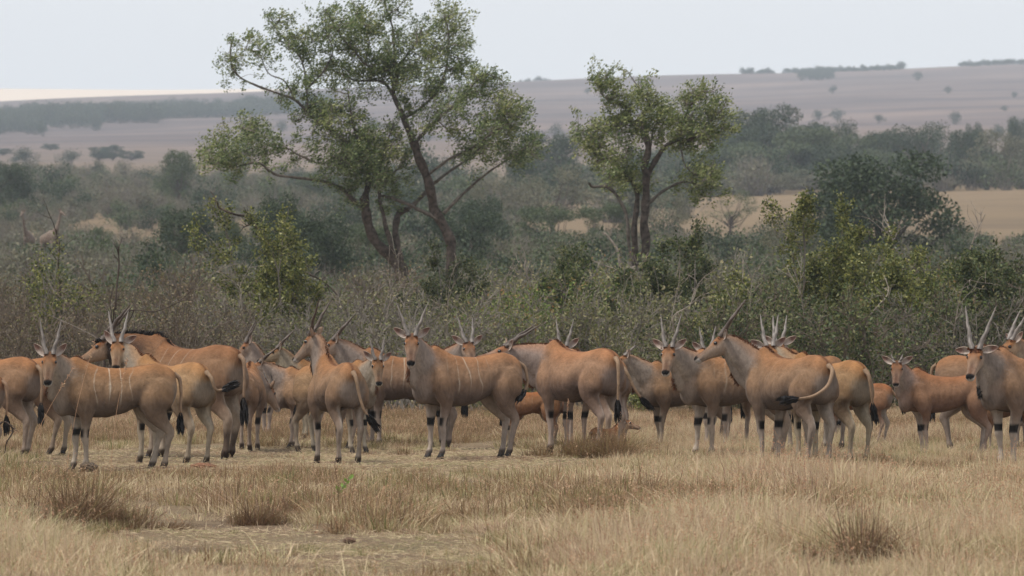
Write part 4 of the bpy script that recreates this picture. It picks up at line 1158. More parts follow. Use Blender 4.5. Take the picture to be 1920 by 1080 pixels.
SMALL_DEAD = [(.05, .015, -.3, [(360, 1040), (348, 960), (318, 910), (286, 872), (280, 880)]), (.045, .018, -.4, [(430, 1040), (380, 1035), (330, 1050), (290, 1075)]), (.04, .012, -.3, [(430, 1030), (370, 1060), (320, 1090)]), (.035, .01, -.4, [(340, 1045), (270, 1020), (225, 1000)])]

# ------------------------------------------------------------------ thicket, scrub and far trees
def thicket():
    rng = np.random.default_rng(5)
    kinds = {}
    def mk(key, k, **kw):
        kinds[key] = [shrub_meshes("%s_shrub" % key, np.random.default_rng(50 + k * 10 + i), **kw) for i in range(3)]
    mk("brown", 0, h=2.6, w=1.7, stems=15, leaves=2600, leaf=0.066, twig_mat=MB_TWIG_B, leaf_mat=ML_SHRUB_B)
    mk("grey", 1, h=2.6, w=1.7, stems=16, leaves=2900, leaf=0.07, twig_mat=MB_TWIG, leaf_mat=ML_SHRUB_G)
    mk("green", 2, h=2.6, w=1.7, stems=13, leaves=4600, leaf=0.08, twig_mat=MB_TWIG, leaf_mat=ML_SHRUB_G)
    mk("dark", 3, h=2.6, w=1.7, stems=13, leaves=5400, leaf=0.085, twig_mat=MB_TWIG_B, leaf_mat=ML_SHRUB_D)
    mk("fresh", 4, h=2.6, w=1.7, stems=13, leaves=4800, leaf=0.085, twig_mat=MB_TWIG, leaf_mat=ML_FRESH)
    LAB = {"fresh": ("fresher green leafy shrub with some rusty leaves among the grey thicket shrubs", "fresh green shrubs of the thicket"),
           "brown": ("brown twiggy shrub with sparse dry leaves in the thicket behind the herd", "brown twiggy shrubs of the thicket"),
           "grey": ("tangled grey twiggy shrub with small dull leaves in the thicket behind the herd", "grey tangled shrubs of the thicket"),
           "green": ("grey green leafy shrub in the thicket behind the antelope herd", "grey green leafy shrubs of the thicket"),
           "dark": ("dense dark green shrub in the thicket behind the antelope herd", "dark green shrubs of the thicket")}
    tops = ([-100, 0, 120, 250, 340, 450, 560, 700, 850, 1000, 1150, 1300, 1450, 1600, 1750, 1900, 2050], [515, 512, 508, 512, 488, 482, 516, 508, 518, 500, 500, 488, 494, 484, 478, 474, 468])
    for d, lo in ((121, 40), (126, 26), (132, 16), (139, 8), (147, 2), (157, 0), (168, -2)):
        s = FPX / d
        half = d * 0.088 + 3.0
        n = int(2 * half / 1.75)
        for i in range(n):
            x = -half + (i + rng.uniform(0.1, 0.9)) * 2 * half / n
            dd = d + rng.uniform(-2.4, 2.4)
            px = 960 + x * FPX / dd
            row = np.interp(px, *tops) + lo + rng.uniform(-16, 34)
            h = CAMH + (HOR - row) / FPX * dd
            u = px + rng.normal(0, 130)
            k = "brown" if u < 420 else ("grey" if u < 620 or 640 < u < 900 else ("green" if u < 1250 else "dark"))
            if 800 < u < 1680 and rng.random() < (.30 if d < 140 else .12): k = "fresh"
            elif rng.random() < 0.22: k = rng.choice(["grey", "green", "brown" if u < 1100 else "dark"])
            sc = h / 2.75
            place_plant("shrub", kinds[k][rng.integers(0, 3)], ("stems", "foliage"), (x, dd, gz(x, dd)), rng.uniform(0, 6.28), max(0.72, sc) * rng.uniform(0.95, 1.05), LAB[k][0], "shrub", LAB[k][1])

def bright_shrub(px, d, top, wpx, label, seed, mat=None, leaves=3600, stems=7, leaf=0.07, tw=None):
    rng = np.random.default_rng(seed)
    s = FPX / d; x = at(px, d); z = gz(x, d)
    h = CAMH + (HOR - top) / s - z; w = wpx / s
    out, tips = [], []
    for k in range(stems):
        a = rng.uniform(0, 6.28); r = rng.uniform(0, 0.25) * w
        tilt = rng.uniform(0.0, 0.5) * w / h * 1.6
        hh = h * (1.0 if k == 0 else rng.uniform(0.6, 0.92))
        branchy(rng, (math.cos(a) * r, math.sin(a) * r, -0.05), (math.cos(a) * tilt, math.sin(a) * tilt, 1), hh * 0.72, 0.032, 2, out, tips, 0.16, 0.03, (4, 7), 0.36, 7, 0.75)
    zm = max(t[0][2] for t in tips)
    mb = MB()
    for pts, rad, dep in out:
        pts = pts * np.array([1, 1, h / zm]); mb.tube(pts, np.maximum(rad, 0.006), 4)
    tp = np.array([t[0] for t in tips]) * np.array([1, 1, h / zm]); td = np.array([t[1] for t in tips])
    # leaves crowd the ends of the shoots
    leaves = int(leaves * 5)
    k = rng.integers(0, len(tp), leaves)
    cen = tp[k] + rng.normal(0, 0.075, (leaves, 3)) - td[k] * rng.uniform(0, 0.12, leaves)[:, None]
    v, q = leaf_cards(cen, rng.uniform(0.6, 1.3, leaves) * leaf, rng, 0.35, 0.55, 0.2)
    o = empty("shrub", (x, d, z), 0); tag(o, label, "shrub")
    link("stems", mb.mesh("green_shrub_stems", False, tw or MB_TWIG), None, o)
    link("foliage", mesh_np("green_shrub_foliage", v, q, False, mat or ML_BRIGHT), None, o)
    return o

def bush_mesh(name, rng, h, w, leaves, leaf, leaf_mat, twig_mat, twigs=60, lumps=9):
    mb = MB()
    for k in range(twigs):
        a = rng.uniform(0, 6.28); t = rng.uniform(0.1, 0.9)
        e = np.array([math.cos(a) * w * 0.5 * t, math.sin(a) * w * 0.5 * t, h * rng.uniform(0.7, 1.05) * math.sqrt(max(0.1, 1 - t * t * 0.8))])
        st = np.array([e[0] * 0.3, e[1] * 0.3, -0.05])
        mb.tube(catmull(np.array([st, (st + e) / 2 + rng.normal(0, 0.12, 3), e]), 5), np.linspace(0.03, 0.008, 5), 3)
    nq = sum(len(q) for q in mb.q)
    L = [(np.array([rng.normal(0, w * 0.2), rng.normal(0, w * 0.2), h * rng.uniform(0.25, 0.75)]), rng.uniform(0.2, 0.34)) for _ in range(lumps)]
    ix = rng.integers(0, lumps, leaves)
    d = rng.normal(size=(leaves, 3)); d /= np.linalg.norm(d, axis=1)[:, None]
    C = np.array([l[0] for l in L])[ix] + d * (np.array([l[1] for l in L])[ix] * rng.uniform(0.35, 1.1, leaves))[:, None] * np.array([w, w, h * 0.9])
    C[:, 2] = np.abs(C[:, 2])
    v, q = leaf_cards(C, rng.uniform(0.6, 1.4, leaves) * leaf, rng, 0.2, 0.6, 0.2)
    mb.add(v, q)
    me = mb.mesh(name, False, twig_mat); me.materials.append(leaf_mat)
    mi = np.zeros(len(me.polygons), np.int32); mi[nq:] = 1
    me.polygons.foreach_set("material_index", mi)
    return me

def scrubland():
    rng = np.random.default_rng(11)
    protos = []
    for i in range(4): protos.append(bush_mesh("scrub_brown", rng, 2.4, 3.4, 900, 0.15, ML_FAR_B, MB_TWIG, 90))
    for i in range(3): protos.append(bush_mesh("scrub_green", rng, 2.6, 3.2, 1100, 0.17, ML_FAR_G, MB_TWIG, 30))
    for i in range(2): protos.append(bush_mesh("scrub_dark", rng, 3.4, 3.6, 1300, 0.19, ML_FAR_D, MB_TWIG, 20))
    P, S, I = [], [], []
    def put(px, d, sc, kind):
        x = at(px, d); P.append((x, d, gz(x, d) - 0.1)); S.append((sc * rng.uniform(.85, 1.2), sc * rng.uniform(.85, 1.2), sc * rng.uniform(.8, 1.2)))
        I.append(rng.integers(0, 4) if kind == 0 else (rng.integers(4, 7) if kind == 1 else rng.integers(7, 9)))
    def field(d0, d1, step, pxs, prob, kinds, sc, keep=None):
        d = d0
        while d < d1:
            hw = 0.098 * d; x = -hw
            while x < hw:
                px = 960 + x / d * FPX + rng.normal(0, 10)
                dd = d + rng.uniform(-.5, .5) * step
                if pxs[0] <= px <= pxs[1] and rng.random() < prob and (keep is None or keep(px, dd)):
                    put(px, dd, rng.uniform(*sc), rng.choice([0, 1, 2], p=kinds))
                x += step * rng.uniform(.7, 1.3)
            d += step * rng.uniform(.8, 1.2) * (1 + d / 900)
    gap_left = lambda px, d: not (485 < d < 590 and 110 < px < 470 and mnoise.noise((px / 90, d / 60, 4)) > -0.25)
    field(205, 420, 3.2, (-300, 2220), .80, (.66, .24, .10), (.5, .9))
    field(420, 660, 5, (-300, 900), .92, (.68, .24, .08), (.55, 1.05), gap_left)
    field(660, 1060, 6.5, (-300, 760), .95, (.66, .26, .08), (.8, 1.4))
    field(420, 640, 5.5, (620, 960), .65, (.35, .35, .30), (.7, 1.3))
    field(420, 520, 5.5, (960, 2220), .35, (.6, .3, .1), (.4, .8))
    field(640, 1000, 9, (700, 1290), .6, (.35, .4, .25), (1.1, 2.0))
    field(850, 1180, 8, (1180, 2300), .92, (.22, .40, .38), (1.2, 2.3))
    scatter("scrubland", P, [(0, 0, rng.uniform(0, 6.28)) for _ in P], S, I, protos)
    # tiny dark bushes and belts of scrub on the far slopes
    P.clear(); S.clear(); I.clear()
    for _ in range(3200):
        d = rng.uniform(2500, 3500); px = rng.uniform(-150, 620)
        mid = np.interp(px, [-150, 0, 200, 400, 620], [2850, 2780, 2950, 3120, 3250])
        wd = np.interp(px, [-150, 0, 200, 420, 620], [420, 420, 330, 260, 130])
        if abs(d - mid) < wd * (0.5 + 0.8 * mnoise.noise((px / 60, d / 150, 2))): put(px, d, rng.uniform(1.3, 2.6), 2)
    for _ in range(230):
        d = rng.uniform(1300, 3700); px = rng.uniform(-300, 2300)
        if mnoise.noise((px / 120, d / 260, 7)) > 0.12: put(px, d, rng.uniform(.5, 1.3) * (1 + d / 6000), 2)
    # the dark tree line along the crest at the right, and the two clumps on it
    for px in np.arange(1392, 1704, 1.5):
        if mnoise.noise((px / 40, 0, 0)) > -0.5: put(px, rng.uniform(4150, 4380), rng.uniform(.6, 1.35) * (1.0 if px < 1690 else 1.6), 2)
    for px in np.arange(1800, 2100, 2.4): put(px, rng.uniform(4150, 4350), rng.uniform(.7, 1.3), 2)
    for px in (976, 984, 991, 1003, 1012, 1022, 1030): put(px, 4350, rng.uniform(.8, 1.5), 2)
    for _ in range(70): put(rng.normal(1535, 14), rng.uniform(3900, 4080), rng.uniform(.9, 1.7), 2)
    for _ in range(50): put(rng.normal(468, 12), rng.uniform(3500, 3650), rng.uniform(.8, 1.5), 2)
    scatter("distant_scrub", P, [(0, 0, rng.uniform(0, 6.28)) for _ in P], S, I, protos)

def far_trees():
    kinds = {}
    def mk(key, seed, n=2, **kw): kinds[key] = [blob_tree_meshes(key + "_tree", np.random.default_rng(seed + i), **kw) for i in range(n)]
    mk("round", 200, 3, h=8, w=8.5, crown_base=.16, clumps=40, leaves=12000, leaf=.24, leaf_mat=ML_FAR_D, bark=MB_BARK)
    mk("grey", 210, 2, h=8, w=7.5, crown_base=.2, clumps=26, leaves=5200, leaf=.20, leaf_mat=ML_FAR_B, bark=MB_BARK)
    mk("green", 220, 2, h=8, w=8.5, crown_base=.15, clumps=36, leaves=9500, leaf=.24, leaf_mat=ML_FAR_G, bark=MB_BARK)
    mk("spreading", 230, 2, h=8, w=10, crown_base=.35, clumps=22, leaves=5200, leaf=.22, leaf_mat=ML_FAR_D, bark=MB_BARK, shape='umbrella')
    mk("open", 240, 1, h=8, w=8, crown_base=.35, clumps=17, leaves=2600, leaf=.20, leaf_mat=ML_FAR_G, bark=MB_BARK_D)
    rng = np.random.default_rng(33)
    G1 = "dark trees of the wood beyond the dry field"
    T = [  # kind, column, base row hint / distance, top row, width px, label, group
        ("round", 345, 330, 388, 118, "dark green round tree with pale trunk left of the big tree", None),
        ("green", 425, 345, 412, 62, "small bushy green tree beside the dark round tree on the left", None),
        ("green", 337, 700, 278, 72, "grey open tree standing alone above the scrub at left", None),
        ("round", 14, 620, 304, 92, "dark spreading tree cut by the left picture edge", None),
        ("round", 520, 300, 366, 100, "dark evergreen behind the bright green leaning shrub", None),
        ("round", 600, 280, 400, 120, "dark evergreen mass left of the big tree trunks", None),
        ("green", 690, 300, 420, 110, "dull green tree seen between the big tree's left trunks", None),
        ("round", 860, 320, 385, 130, "dark tree behind the big tree's right trunk", None),
        ("grey", 925, 560, 330, 90, "grey green tree right of the big tree beyond the scrub", None),
        ("round", 900, 410, 372, 90, "dark bushy tree just right of the big tree trunk", None),
        ("green", 1035, 430, 384, 108, "bright mid green bush tree between the two traced trunks", None),
        ("grey", 1040, 560, 312, 130, "broad grey green tree above the green bush in the middle", None),
        ("round", 1036, 880, 250, 78, "bluish tree on the skyline of the wood between the two big trees", None),
        ("green", 1130, 430, 378, 90, "green tree just left of the smaller tree's trunk", None),
        ("grey", 1245, 470, 362, 84, "grey bushy tree right of the smaller tree's trunk", None),
        ("open", 1370, 560, 354, 80, "small open tree standing alone in the dry field", None),
        ("round", 1650, 320, 288, 235, "broad loose brown green tree in the right middle distance", None),
        ("round", 1560, 335, 335, 130, "brown green tree on the left flank of the broad loose tree", None),
        ("grey", 1480, 300, 396, 100, "pale bushy grey tree at the near edge of the dry field", None),
        ("round", 1372, 960, 212, 60, "tall dark tree at the left end of the wood", G1),
        ("round", 1445, 950, 200, 84, "tallest dark tree of the wood beyond the dry field", None),
        ("round", 1410, 930, 232, 100, None, G1), ("green", 1500, 920, 236, 90, None, G1), ("round", 1520, 960, 232, 66, None, G1),
        ("spreading", 1566, 940, 228, 70, "flat topped dark tree of the wood with a gap below its crown", None), ("green", 1600, 930, 250, 80, None, G1), ("round", 1650, 940, 246, 74, None, G1),
        ("spreading", 1727, 930, 232, 100, "wide flat topped tree in the right half of the wood", None), ("round", 1700, 940, 252, 70, None, G1),
        ("round", 1813, 920, 246, 56, "lone rounded dark tree right of the wide flat topped tree", None), ("round", 1826, 1200, 232, 40, None, "blue hazy trees behind the wood"),
        ("grey", 1875, 900, 240, 74, "grey brown tree near the right edge above the dry field", None), ("round", 1910, 1150, 222, 50, None, "blue hazy trees behind the wood"), ("grey", 1915, 900, 256, 60, None, "grey brown trees at the right end of the wood"),
        ("green", 1380, 900, 262, 110, None, G1), ("green", 1460, 890, 268, 120, None, G1), ("round", 1550, 890, 272, 100, None, G1), ("green", 1320, 900, 280, 90, None, G1), ("round", 1290, 880, 300, 80, None, G1), ("green", 1640, 890, 280, 90, None, G1),
        ("grey", 1850, 870, 300, 110, "broad grey brown bush at the far edge of the dry field", None), ("grey", 1440, 860, 320, 90, None, "grey bushes along the edge of the wood"), ("grey", 1520, 860, 318, 90, None, "grey bushes along the edge of the wood"), ("grey", 1350, 860, 326, 80, None, "grey bushes along the edge of the wood"), ("grey", 1780, 870, 312, 90, None, "grey bushes along the edge of the wood"),
        ("green", 445, 800, 318, 50, "green bush above the scrub right of the lone grey tree", None), ("green", 125, 780, 334, 34, "small dark green bush on the edge of the left grassland", None), ("green", 190, 420, 424, 44, "dark bush in front of the grass strip at left", None),
        ("green", 580, 740, 320, 60, None, "hazy bushes behind the big tree"), ("green", 640, 700, 330, 70, None, "hazy bushes behind the big tree"), ("round", 760, 520, 350, 90, None, "hazy bushes behind the big tree"), ("round", 980, 760, 300, 60, None, "hazy bushes behind the big tree"),
        ("round", 1190, 640, 350, 70, "rounded grey green tree behind the smaller tree's trunk", None),
        ("round", 95, 1900, 291, 30, "small dark bush alone on the left grassland", None), ("round", 6, 1800, 290, 40, "dark bush on the left grassland at the picture edge", None),
        ("round", 186, 1640, 274, 38, "left tree of the dark clump on the left grassland", None), ("round", 212, 1650, 271, 44, "tallest middle tree of the dark clump on the left grassland", None), ("round", 246, 1640, 281, 40, "right tree of the dark clump on the left grassland", None),
    ]
    DL = {G1: "dark rounded tree in the wood beyond the dry field", "blue hazy trees behind the wood": "blue hazy tree far behind the wood at right", "grey brown trees at the right end of the wood": "grey brown tree cut by the right picture edge",
          "grey bushes along the edge of the wood": "grey bush along the foot of the wood beyond the field", "hazy bushes behind the big tree": "hazy dark tree seen through the big tree's crown"}
    for kind, px, d, top, wpx, lab, grp in T:
        x = at(px, d); z = gz(x, d); s = FPX / d
        h = max(2.0, CAMH + (HOR - top) / s - z); w = wpx / s * (1.5 if 860 <= d <= 960 else 1.15)
        var = kinds[kind][rng.integers(0, len(kinds[kind]))]
        o = place_plant("tree", var, ("trunk", "crown"), (x, d, z), rng.uniform(0, 6.28), 1.0, lab or DL[grp], "tree", grp)
        base_w = {"round": 8.5, "grey": 7.5, "green": 8.5, "spreading": 10, "open": 8}[kind]
        o.scale = (w / base_w, w / base_w, h / 8.2)

def dead_wood():
    """bare branches and sticks that stand out of the thicket"""
    rng = np.random.default_rng(77)
    def stick(name, label, px, d, pts, r0, mat, kids=5, cat="dead branch", klen=0.35, grp=None):
        s = FPX / d; x0 = at(px, d); z0 = gz(x0, d)
        P = np.array([((a - 960) / s - x0, rng.normal(0, .12), CAMH + (HOR - b) / s - z0) for a, b in pts])
        if P[0, 2] > 0.2:       # carry the foot down to the ground
            P = np.vstack([[P[0, 0] + 0.15, 0.1, -0.05], P])
        P = catmull(P, 20)
        mb = MB(); mb.tube(P, np.linspace(r0, r0 * 0.35, 20), 6)
        out, tips = [], []
        for k in range(kids):
            i = rng.integers(7, 19)
            branchy(rng, P[i], unit(P[min(i + 1, 19)] - P[i - 1]) + rng.normal(0, .6, 3) + np.array([0, 0, .2]), klen * rng.uniform(.5, 1.3), r0 * .45, 1, out, tips, .3, 0, (1, 3), .6, 4, .8)
        for p, r, dep in out: mb.tube(p, np.maximum(r, .004), 4)
        o = link(name, mb.mesh(name, True, mat), None, None); o.location = (x0, d, z0); tag(o, label, cat, grp)
    stick("dead_branch", "dark bare branch reaching left from the bright green leaning shrub", 520, 136.5, [(545, 560), (505, 470), (470, 412), (440, 402), (412, 390), (408, 380)], .045, MB_DEAD_D, 6)
    stick("dead_branch", "grey fallen limb sloping down right from the leaning shrub", 560, 136.8, [(520, 470), (560, 505), (605, 527), (640, 560)], .035, MB_DEAD_D, 2)
    stick("dead_branch", "dark spiky bare branch above the bull's back at left", 215, 119.2, [(195, 670), (215, 605), (245, 582), (285, 585)], .03, MB_DEAD_D, 9, klen=.5)
    stick("dead_branch", "pale bare branch behind the left front eland's horns", 130, 119.5, [(250, 700), (190, 640), (140, 612), (90, 590)], .014, MB_DEAD, 3)
    stick("dead_branch", "pale crooked dead branch at the edge of the dark green shrubs", 1640, 124, [(1612, 690), (1625, 610), (1640, 580), (1662, 556), (1668, 535)], .024, MB_DEAD, 2)
    stick("dead_branch", "grey leaning dead branch right of the central cow", 1300, 120.0, [(1290, 720), (1270, 640), (1262, 595), (1290, 575), (1300, 562)], .022, MB_DEAD, 5, klen=.5)
    stick("dead_branch", "thin bare grey sapling standing at the left of the thicket", 117, 134, [(117, 640), (114, 560), (108, 480), (106, 430)], .03, MB_DEAD_D, 7, klen=.5)
    stick("dead_branch", "dark dead stick with a thick tip above the left thicket", 220, 137, [(218, 640), (217, 560), (222, 500), (221, 462)], .035, MB_DEAD_D, 4, klen=.25)
    stick("dead_branch", "slanting grey dead stem above the right hand thicket", 1830, 150, [(1795, 560), (1812, 490), (1828, 440), (1846, 402)], .035, MB_DEAD, 4, klen=.4)
    stick("dead_branch", "pale thin stems rising before the broad loose tree", 1695, 160, [(1710, 560), (1690, 500), (1672, 450), (1664, 412)], .03, MB_DEAD, 7, klen=.6)
    stick("dead_branch", "dark bent branch low at the left picture edge", 6, 84.0, [(-30, 880), (-12, 815), (8, 790), (24, 806), (12, 830), (8, 850)], .018, MB_DEAD_D, 2, klen=.2)
    for i, (px, d, h) in enumerate(((330, 128, 40), (470, 127, 30), (700, 125, 36), (830, 123, 50), (905, 124, 50), (1010, 122, 40), (1145, 124, 44), (1400, 122, 30), (1235, 121, 40), (1520, 123, 30), (1770, 122, 40))):
        a = rng.uniform(-40, 40)
        stick("dead_branch", "grey dead twiggy branch in the front of the thicket", px, d, [(px, 740), (px + a * .4, 660), (px + a, 590 - h), (px + a * 1.6, 560 - h)], .011, MB_DEAD, 8, klen=.55, grp='dead twiggy branches in the front of the thicket')

def giraffes():
    m, nt, b = newmat("giraffe coat")
    tc = N(nt, "ShaderNodeTexCoord"); vo = N(nt, "ShaderNodeTexVoronoi", feature='DISTANCE_TO_EDGE', i_Scale=5.0); nt.links.new(tc.outputs["Object"], vo.inputs["Vector"])
    r = ramp(nt, vo.outputs["Distance"], [(0.03, lin(128, 116, 102)), (0.09, lin(92, 72, 58))]); nt.links.new(r.outputs[0], b.inputs["Base Color"]); b.inputs["Roughness"].default_value = .7
    for i, (px, d, top, yaw, lab) in enumerate(((54, 422, 394, 250, "far giraffe with its neck upright above the scrub, the left one of two"), (92, 418, 392, 325, "far giraffe with its neck slanting right above the scrub, the right one of two"))):
        x = at(px, d); z = gz(x, d); H = CAMH + (HOR - top) * d / FPX - z
        k = H / 4.6
        o = empty("giraffe", (x, d, z), R(yaw), k); tag(o, lab, "giraffe", "giraffes in the scrub")
        L = Loft(); up = np.array([0, 0, 1.0]); lat = np.array([0, 1.0, 0])
        cf = lambda t, th, v: np.zeros(v.shape)
        def limb(P, seg=14):
            P = catmull(np.array(P, float), 26); c = P[:, :3]
            tg = np.gradient(c, axis=0); tg /= np.linalg.norm(tg, axis=1)[:, None]
            sd = np.tile(lat, (26, 1)) - tg * tg[:, 1:2]; sd /= np.linalg.norm(sd, axis=1)[:, None]
            L.add(c, sd, np.cross(tg, sd), P[:, 3], P[:, 4], P[:, 4], seg, cf)
        limb([(-.85, 0, 2.05, .08, .12), (-.7, 0, 2.1, .26, .38), (-.2, 0, 2.2, .33, .48), (.35, 0, 2.4, .31, .56), (.65, 0, 2.5, .16, .3)], 22)
        limb([(.4, 0, 2.5, .2, .36), (.75, 0, 3.0, .14, .24), (1.0, 0, 3.6, .10, .15), (1.2, 0, 4.25, .085, .12)])
        limb([(1.12, 0, 4.34, .08, .09), (1.3, 0, 4.30, .11, .13), (1.55, 0, 4.14, .075, .085), (1.76, 0, 4.02, .06, .06)])
        for sx, sy in ((.42, .2), (.42, -.2), (-.62, .2), (-.62, -.2)):
            limb([(sx, sy * .7, 2.2, .12, .22), (sx, sy, 1.6, .10, .15), (sx + .03, sy, 1.05, .075, .085), (sx, sy, .5, .05, .055), (sx, sy, .12, .06, .07), (sx + .03, sy, 0, .07, .09)])
        me = remesh(np.concatenate(L.v), [np.concatenate(L.q), np.concatenate(L.t)], .05, 2); me.name = "giraffe_body"; me.materials.clear(); me.materials.append(m)
        me.polygons.foreach_set("use_smooth", np.ones(len(me.polygons), dtype=bool)); link("body", me, None, o)
        for sg in (1, -1):
            mb = MB(); mb.tube(np.array([(1.16, sg * .06, 4.40), (1.12, sg * .08, 4.52), (1.10, sg * .085, 4.62)]), [.03, .026, .035], 6); link("ossicone", mb.mesh("giraffe_ossicone", True, M_MANE), None, o)
            mb = MB(); mb.tube(np.array([(1.12, sg * .1, 4.36), (1.08, sg * .2, 4.42), (1.05, sg * .3, 4.44)]), [.02, .06, .01], 6); link("ear", mb.mesh("giraffe_ear", True, M_HORN_PALE), None, o)

# ------------------------------------------------------------------ grass
def grass():
    rng = np.random.default_rng(21)
    pr = []
    for i in range(4): pr.append(tuft_mesh("tall_seeding_grass", rng, 60, .40, .11, .50, .0032, MG_DRY, 4, MG_HEAD))        # 0-3
    for i in range(4): pr.append(tuft_mesh("short_straw_grass", rng, 74, .16, .13, .85, .0034, MG_DRY, 0, None, .5))           # 4-7
    for i in range(2): pr.append(tuft_mesh("mid_grass", rng, 64, .28, .12, .62, .0034, MG_DRY, 3, MG_HEAD))                   # 8-9
    for i in range(2): pr.append(tuft_mesh("green_grass", rng, 56, .22, .08, .40, .0040, MG_GREEN))                             # 10-11
    for i in range(2): pr.append(tuft_mesh("dead_grass", rng, 66, .26, .13, .75, .004, MG_BROWN, 3, MG_HEAD, .5))              # 12-13
    for i in range(3):      # straw litter lying flat on the trampled earth
        c = np.stack([rng.normal(0, .22, 60), rng.normal(0, .22, 60), rng.uniform(.004, .03, 60)], -1)
        dv = rng.normal(size=(60, 3)); dv[:, 2] *= .12
        v, q = leaf_cards(c, rng.uniform(.04, .11, 60), rng, 0.0, .07, .02, dv * 3)
        pr.append(mesh_np("straw_litter", v, q, False, MG_DRY))                                                                    # 14-16
    P, Ro, S, I = [], [], [], []
    n = 56000
    d = np.sqrt(rng.uniform(46 ** 2, 122 ** 2, n)); x = rng.uniform(-1, 1, n) * (d * .088 + 3.0)
    px = 960 + x / d * FPX; row = HOR + FPX * CAMH / d
    for k in range(n):
        a, r, X, D = px[k], row[k], x[k], d[k]
        n1 = mnoise.noise((X * .55, D * .28, 1.5)); n2 = mnoise.noise((X * 1.6, D * .9, 5.5)); n3 = mnoise.noise((X * .22, D * .12, 8.5))
        right = sstep(820, 1350, a)
        # trampled bare strip where the herd stands, widest at the left
        strip = sstep(838, 850, r) * sstep(905 - 20 * right, 872 - 8 * right, r) * (1 - right * .92) * sstep(-60, 240, a)
        patch = np.exp(-(((a - 740) / 210) ** 2 + ((r - 1042) / 46) ** 4)) + .8 * np.exp(-(((a - 330) / 150) ** 2 + ((r - 1010) / 16) ** 2)) + .5 * np.exp(-(((a - 1010) / 120) ** 2 + ((r - 985) / 18) ** 2))
        behind = sstep(838, 826, r)
        dens = .34 + 1.15 * n1 + .75 * n2 + .22 * right + .12 * sstep(990, 1080, r)
        dens = dens * (1 - .80 * strip) * (1 - .82 * min(1, patch)) + behind * .25
        bare = max(strip, min(1, patch))
        if rng.random() < .16 * bare:
            P.append((X, D, gz(X, D))); Ro.append((0, 0, rng.uniform(0, 6.28))); S.append((1, 1, 1)); I.append(rng.integers(14, 17))
        if rng.random() > dens: continue
        tall = .04 + .55 * n3 + .40 * right + .45 * sstep(985, 1075, r) * (1 - .4 * sstep(200, 500, a) * sstep(1100, 900, a)) + .5 * n1 - .9 * strip - 1.2 * patch
        u = rng.random()
        if behind > .5 and rng.random() < .55: i = rng.integers(12, 14)
        elif u < .13 + .30 * max(0, n3): i = rng.integers(10, 12)
        elif u > .93: i = rng.integers(12, 14)
        elif tall > .62: i = rng.integers(0, 4) if rng.random() < .62 else rng.integers(8, 10)
        elif tall > .32: i = rng.integers(8, 10) if rng.random() < .6 else rng.integers(4, 8)
        else: i = rng.integers(4, 8) if rng.random() < .8 else rng.integers(12, 14)
        sc = rng.uniform(.65, 1.15) * (1 + .25 * max(-.6, min(.8, tall)))
        if strip > .4: sc *= .45
        if patch > .4: sc *= .6
        if any(abs(a - ca) < cw and cr - 8 < r < cr + 62 for ca, cr, cw in ((185, 992, 135), (480, 984, 60), (545, 966, 40), (624, 1000, 34), (1216, 930, 40), (820, 970, 60), (1610, 1060, 90))): sc *= .5
        if r < 905: sc *= .72 - .10 * right
        if D < 60: sc *= .85
        P.append((X, D, gz(X, D)))
        Ro.append((rng.normal(0, .08), rng.normal(0, .08), rng.uniform(0, 6.28))); S.append((sc * rng.uniform(.9, 1.4), sc * rng.uniform(.9, 1.4), sc)); I.append(i)
    scatter("grass", P, Ro, S, I, pr)
    print("grass tufts", len(P))
    # clumps one can tell apart
    def clump(px, row, wpx, hpx, label, mat, cat="grass tuft", n=420, heads=26, grp=None, lean=.45):
        D = drow(row); s = FPX / D; X = at(px, D)
        h, w = hpx / s, wpx / s
        mb = MB(); hb = MB()
        for k in range(12):
            ox, oy = rng.normal(0, w * .33), rng.normal(0, w * .24)
            hk = h * rng.uniform(.35, 1.1) * (1 - .6 * min(1, abs(ox) / (w * .55)))
            v, q, t, tip, dd = blades(rng, n // 12, hk, w * .08, lean * rng.uniform(1.0, 2.2), .0036, .5, (rng.normal(.1, .3), rng.normal(0, .3)))
            mb.add(v + np.array([ox, oy, 0]), q, t)
            m_ = max(1, heads // 12)
            v, q, t, tip, dd = blades(rng, m_, hk * 1.25, w * .10, lean, .002, .3)
            mb.add(v + np.array([ox, oy, 0]), q, t)
            c = np.repeat(tip, 6, 0) + np.array([ox, oy, 0]) - np.stack([np.zeros(m_ * 6), np.zeros(m_ * 6), np.tile(np.linspace(0, .2, 6), m_)], -1) * hk
            hv, hq = leaf_cards(c, rng.uniform(.012, .03, m_ * 6), rng, .9, .35, .1); hb.add(hv, hq)
        o = empty("grass_tuft", (X, D, gz(X, D) - .01)); tag(o, label, cat, grp)
        link("blades", mb.mesh("grass_tuft_blades", False, mat), None, o)["kind"] = "stuff"
        if heads: link("seed_heads", hb.mesh("grass_tuft_heads", False, MG_HEAD), None, o)["kind"] = "stuff"
    clump(168, 992, 200, 128, "large brown grass tuft in the left foreground", MG_RUST, n=2400, heads=150)
    clump(235, 985, 90, 80, "green tinged grass tuft right of the large brown tuft", MG_GREEN, n=260, heads=20)
    clump(478, 984, 110, 80, "loose brown grass tuft in the middle left foreground", MG_RUST, n=700)
    clump(540, 966, 70, 60, "reddish brown grass tuft beside the loose brown tuft", MG_RUST, n=460)
    clump(624, 1000, 60, 60, "brown grass tuft below the leafy sprig", MG_BROWN, n=240)
    clump(578, 1034, 62, 34, "small green grass tuft on the bare earth", MG_GREEN, n=260, heads=0)
    clump(752, 857, 34, 40, "small rounded dry tuft beside the central eland's forelegs", MG_BROWN, n=240, heads=8)
    clump(690, 856, 34, 26, "low dry tuft right of the rear facing eland", MG_BROWN, n=200, heads=4)
